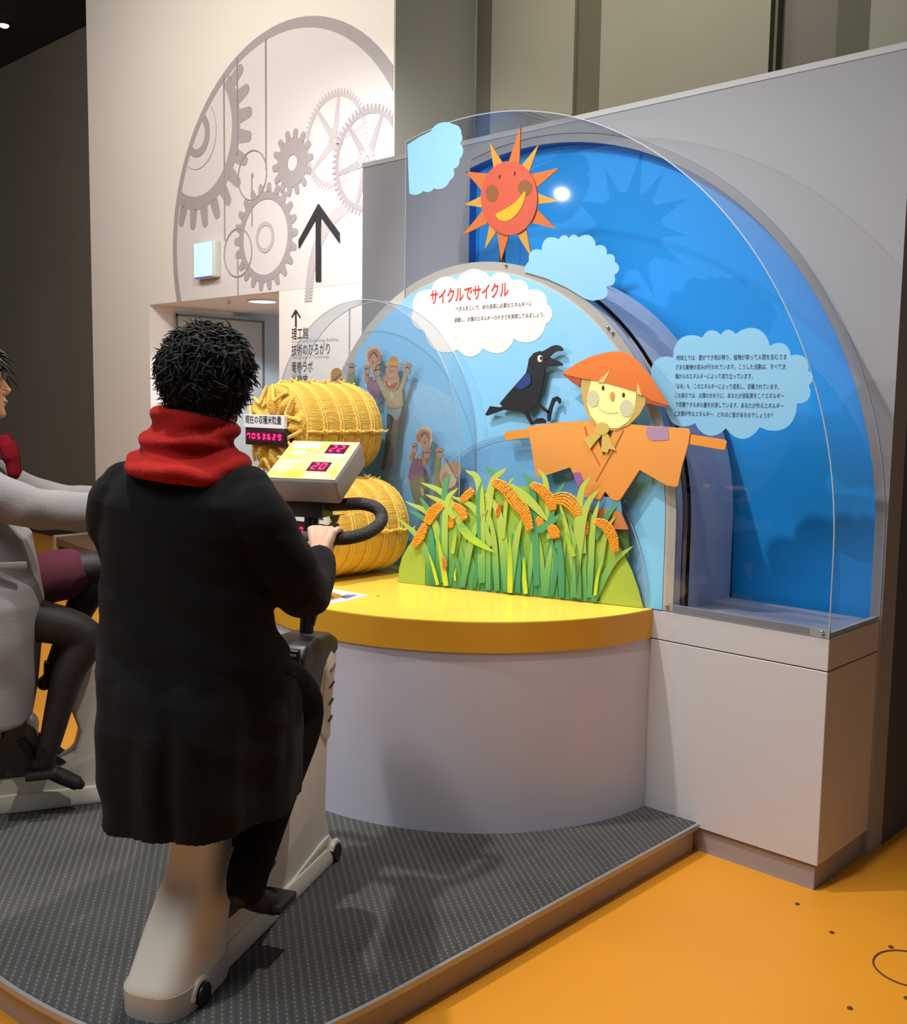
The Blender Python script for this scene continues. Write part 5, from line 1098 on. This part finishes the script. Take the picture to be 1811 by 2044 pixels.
for s in (1, -1):
    limb(g, [SH[s], EL[s], WR[s]], [.04, .034, .025]); b = f.p(s*.108, .707, 1.156); wrr = b-f.h*.085-Vector((0, 0, .02))
    limb(g, [WR[s], wrr], [.025, .024]); hand_geo(g, f, wrr, b-f.h*.03, b, f.r*s)
K = {1: f.p(*f.px(170, 1268, .12)), -1: f.p(-.11, .62, .93)}; A = {1: f.p(*f.px(96, 1498, .13)), -1: f.p(-.13, .44, .56)}
hip = {s: f.p(s*.08, .12, .86) for s in (1, -1)}
for s in (1, -1): limb(g, [hip[s], hip[s].lerp(K[s], .5)+Vector((0, 0, .01)), K[s], K[s].lerp(A[s], .35)-f.h*.015, A[s]], [.068, .06, .045, .042, .026])
remesh(g.mk('body', M_skin2, wo), .0055, 2)
g = G()
for s in (1, -1): limb(g, [hip[s], hip[s].lerp(K[s], .5)+Vector((0, 0, .01)), K[s], K[s].lerp(A[s], .35)-f.h*.015, A[s]], [.085, .078, .060, .055, .036])
remesh(g.mk('tights', M_tight, wo), .008, 4)
g = G()
for s in (1, -1): limb(g, [hip[s], hip[s].lerp(K[s], .36 if s > 0 else .74)+Vector((0, 0, .005))], [.100, .094])
g.ball(f.p(0, .10, .90), .15, .15, .10); remesh(g.mk('skirt', M_skirt, wo), .009, 4)
for s in (1, -1):
    a = A[s]; toe = f.p(*f.px(160, 1566, .13)) if s > 0 else a+f.h*.16-Vector((0, 0, .07)); heel = a-f.h*.035-Vector((0, 0, .05)); g = G()
    g.tube(crom([heel, heel.lerp(toe, .35), heel.lerp(toe, .75), toe], 4), [.028]*4+[.034]*4+[.032]*4+[.018], 14, sy=.8); g.ball(heel, .028); g.ball(toe, .018); g.tube([a+Vector((0, 0, .03)), heel.lerp(toe, .15)], [.036, .034], 14)
    remesh(g.mk('shoe', M_shoe, wo), .006, 3)
# coat: torso plus an open skirt falling beside the saddle
e0 = lambda x, y: f.px(x, y, .12)[1]
RW = [(.45, e0(62, 1455)), (.60, e0(74, 1370)), (.75, e0(82, 1290)), (.86, e0(86, 1220)), (.98, e0(74, 1150)), (1.08, e0(62, 1090)), (1.18, hz+.10), (1.26, hz+.075), (1.33, hz+.045)]
wv = {.45: .26, .60: .25, .75: .255, .86: .25, .98: .215, 1.08: .185, 1.18: .19, 1.26: .185, 1.33: .14}
g = G(); rings = []
for i in range(len(RW)-1):
    for k in range(4):
        t = k/4; z = RW[i][0]+(RW[i+1][0]-RW[i][0])*t; fe = RW[i][1]+(RW[i+1][1]-RW[i][1])*t; w = wv[RW[i][0]]+(wv[RW[i+1][0]]-wv[RW[i][0]])*t
        be = hz-.17-(.10 if z < .8 else .10*max(0, (1.0-z)/.2)); kk = max(0, min(1, (1.0-z)/.3))
        rings.append(el_ring(f, 0, (fe+be)/2, w, (fe-be)/2, z, 72, 3.8 if z < .95 else 2.5, lambda a, z_: 1+.02*kk*math.sin(a*5)+.012*kk*math.sin(a*8+1)))
rings.append(el_ring(f, 0, hz-.05, .10, .07, 1.375, 72)); g.loft(rings)
for s in (1, -1): limb(g, [f.p(s*.14, hz-.05, 1.325), SH[s]+(EL[s]-SH[s])*.25+f.r*s*.01, EL[s]-Vector((0, 0, .01)), WR[s]], [.062, .078, .070, .058], 6)
o = g.mk('coat', M_coat2, wo); remesh(o, .008, 4)
crease(o, lambda c: noise.noise(Vector((c[0]*11, c[1]*11, c[2]*9)))*(.015 if 1.08 < c[2]+PZ < 1.36 else .004))
q = f.px(18, 1128, .22); o = G().box(-.006, .012, -.06, .055, -.012, .012, lambda x, y, z: f.p(wv[.98]+.018+x, q[1]+y, q[2]+z)).mk('pocket_flap', M_coat2, wo, smooth=0); bev(o, .005, 2)
g = G(); rings = []
for z, rv, ru, cu in ((1.35, .10, .085, -.02), (1.375, .115, .10, -.015), (1.40, .11, .10, -.01), (1.43, .09, .085, 0), (1.455, .078, .075, .0)):
    rings.append(el_ring(f, 0, hz-.02+cu, rv, ru, z, 48, 2.1, lambda a, z_: 1+.05*math.sin(3*a+z_*80)))
g.loft(rings)
tp = [f.px(2, 872, .06), f.px(14, 890, .07), f.px(24, 925, .085), f.px(30, 958, .09)]
g.tube(crom([f.p(*q) for q in tp], 4), [.034]*4+[.038]*4+[.030]*4+[.010], 14, sy=.6)
g.tube(crom([f.p(-q[0], q[1], q[2]) for q in tp], 4), [.034]*4+[.038]*4+[.030]*4+[.010], 14, sy=.6)
remesh(g.mk('scarf', M_scarf2, wo), .006, 3)
hair(H, wo, 700, .089, .104, .106, -.022, .026, .05, .11, mat('brown_black_hair', '1a120e', .45), down=1.4, seed=9, nape=-.16)
for s in (-1, 1):
    ey_ = G().ball(H.p(s*.030, .077, .012), .0125, .0125, .0125, 14, 10).mk('eye', mat('eye_white', 'e8e4dc', .2), wo); G().ball(H.p(s*.030, .0855, .012), .0055, .005, .0055, 10, 8).mk('iris', mat('dark_iris', '1d120c', .1), ey_)
    G().tube([H.p(s*.014, .0905, .034), H.p(s*.030, .0905, .038), H.p(s*.046, .080, .034)], .0028, 6).mk('eyebrow', mat('brow_brown', '2a1a12', .8), wo)
G().ball(H.p(0, .0935, -.067), .018, .0085, .0075, 12, 8, H.M).mk('lips', mat('lip_rose', 'a85a5a', .4), wo)
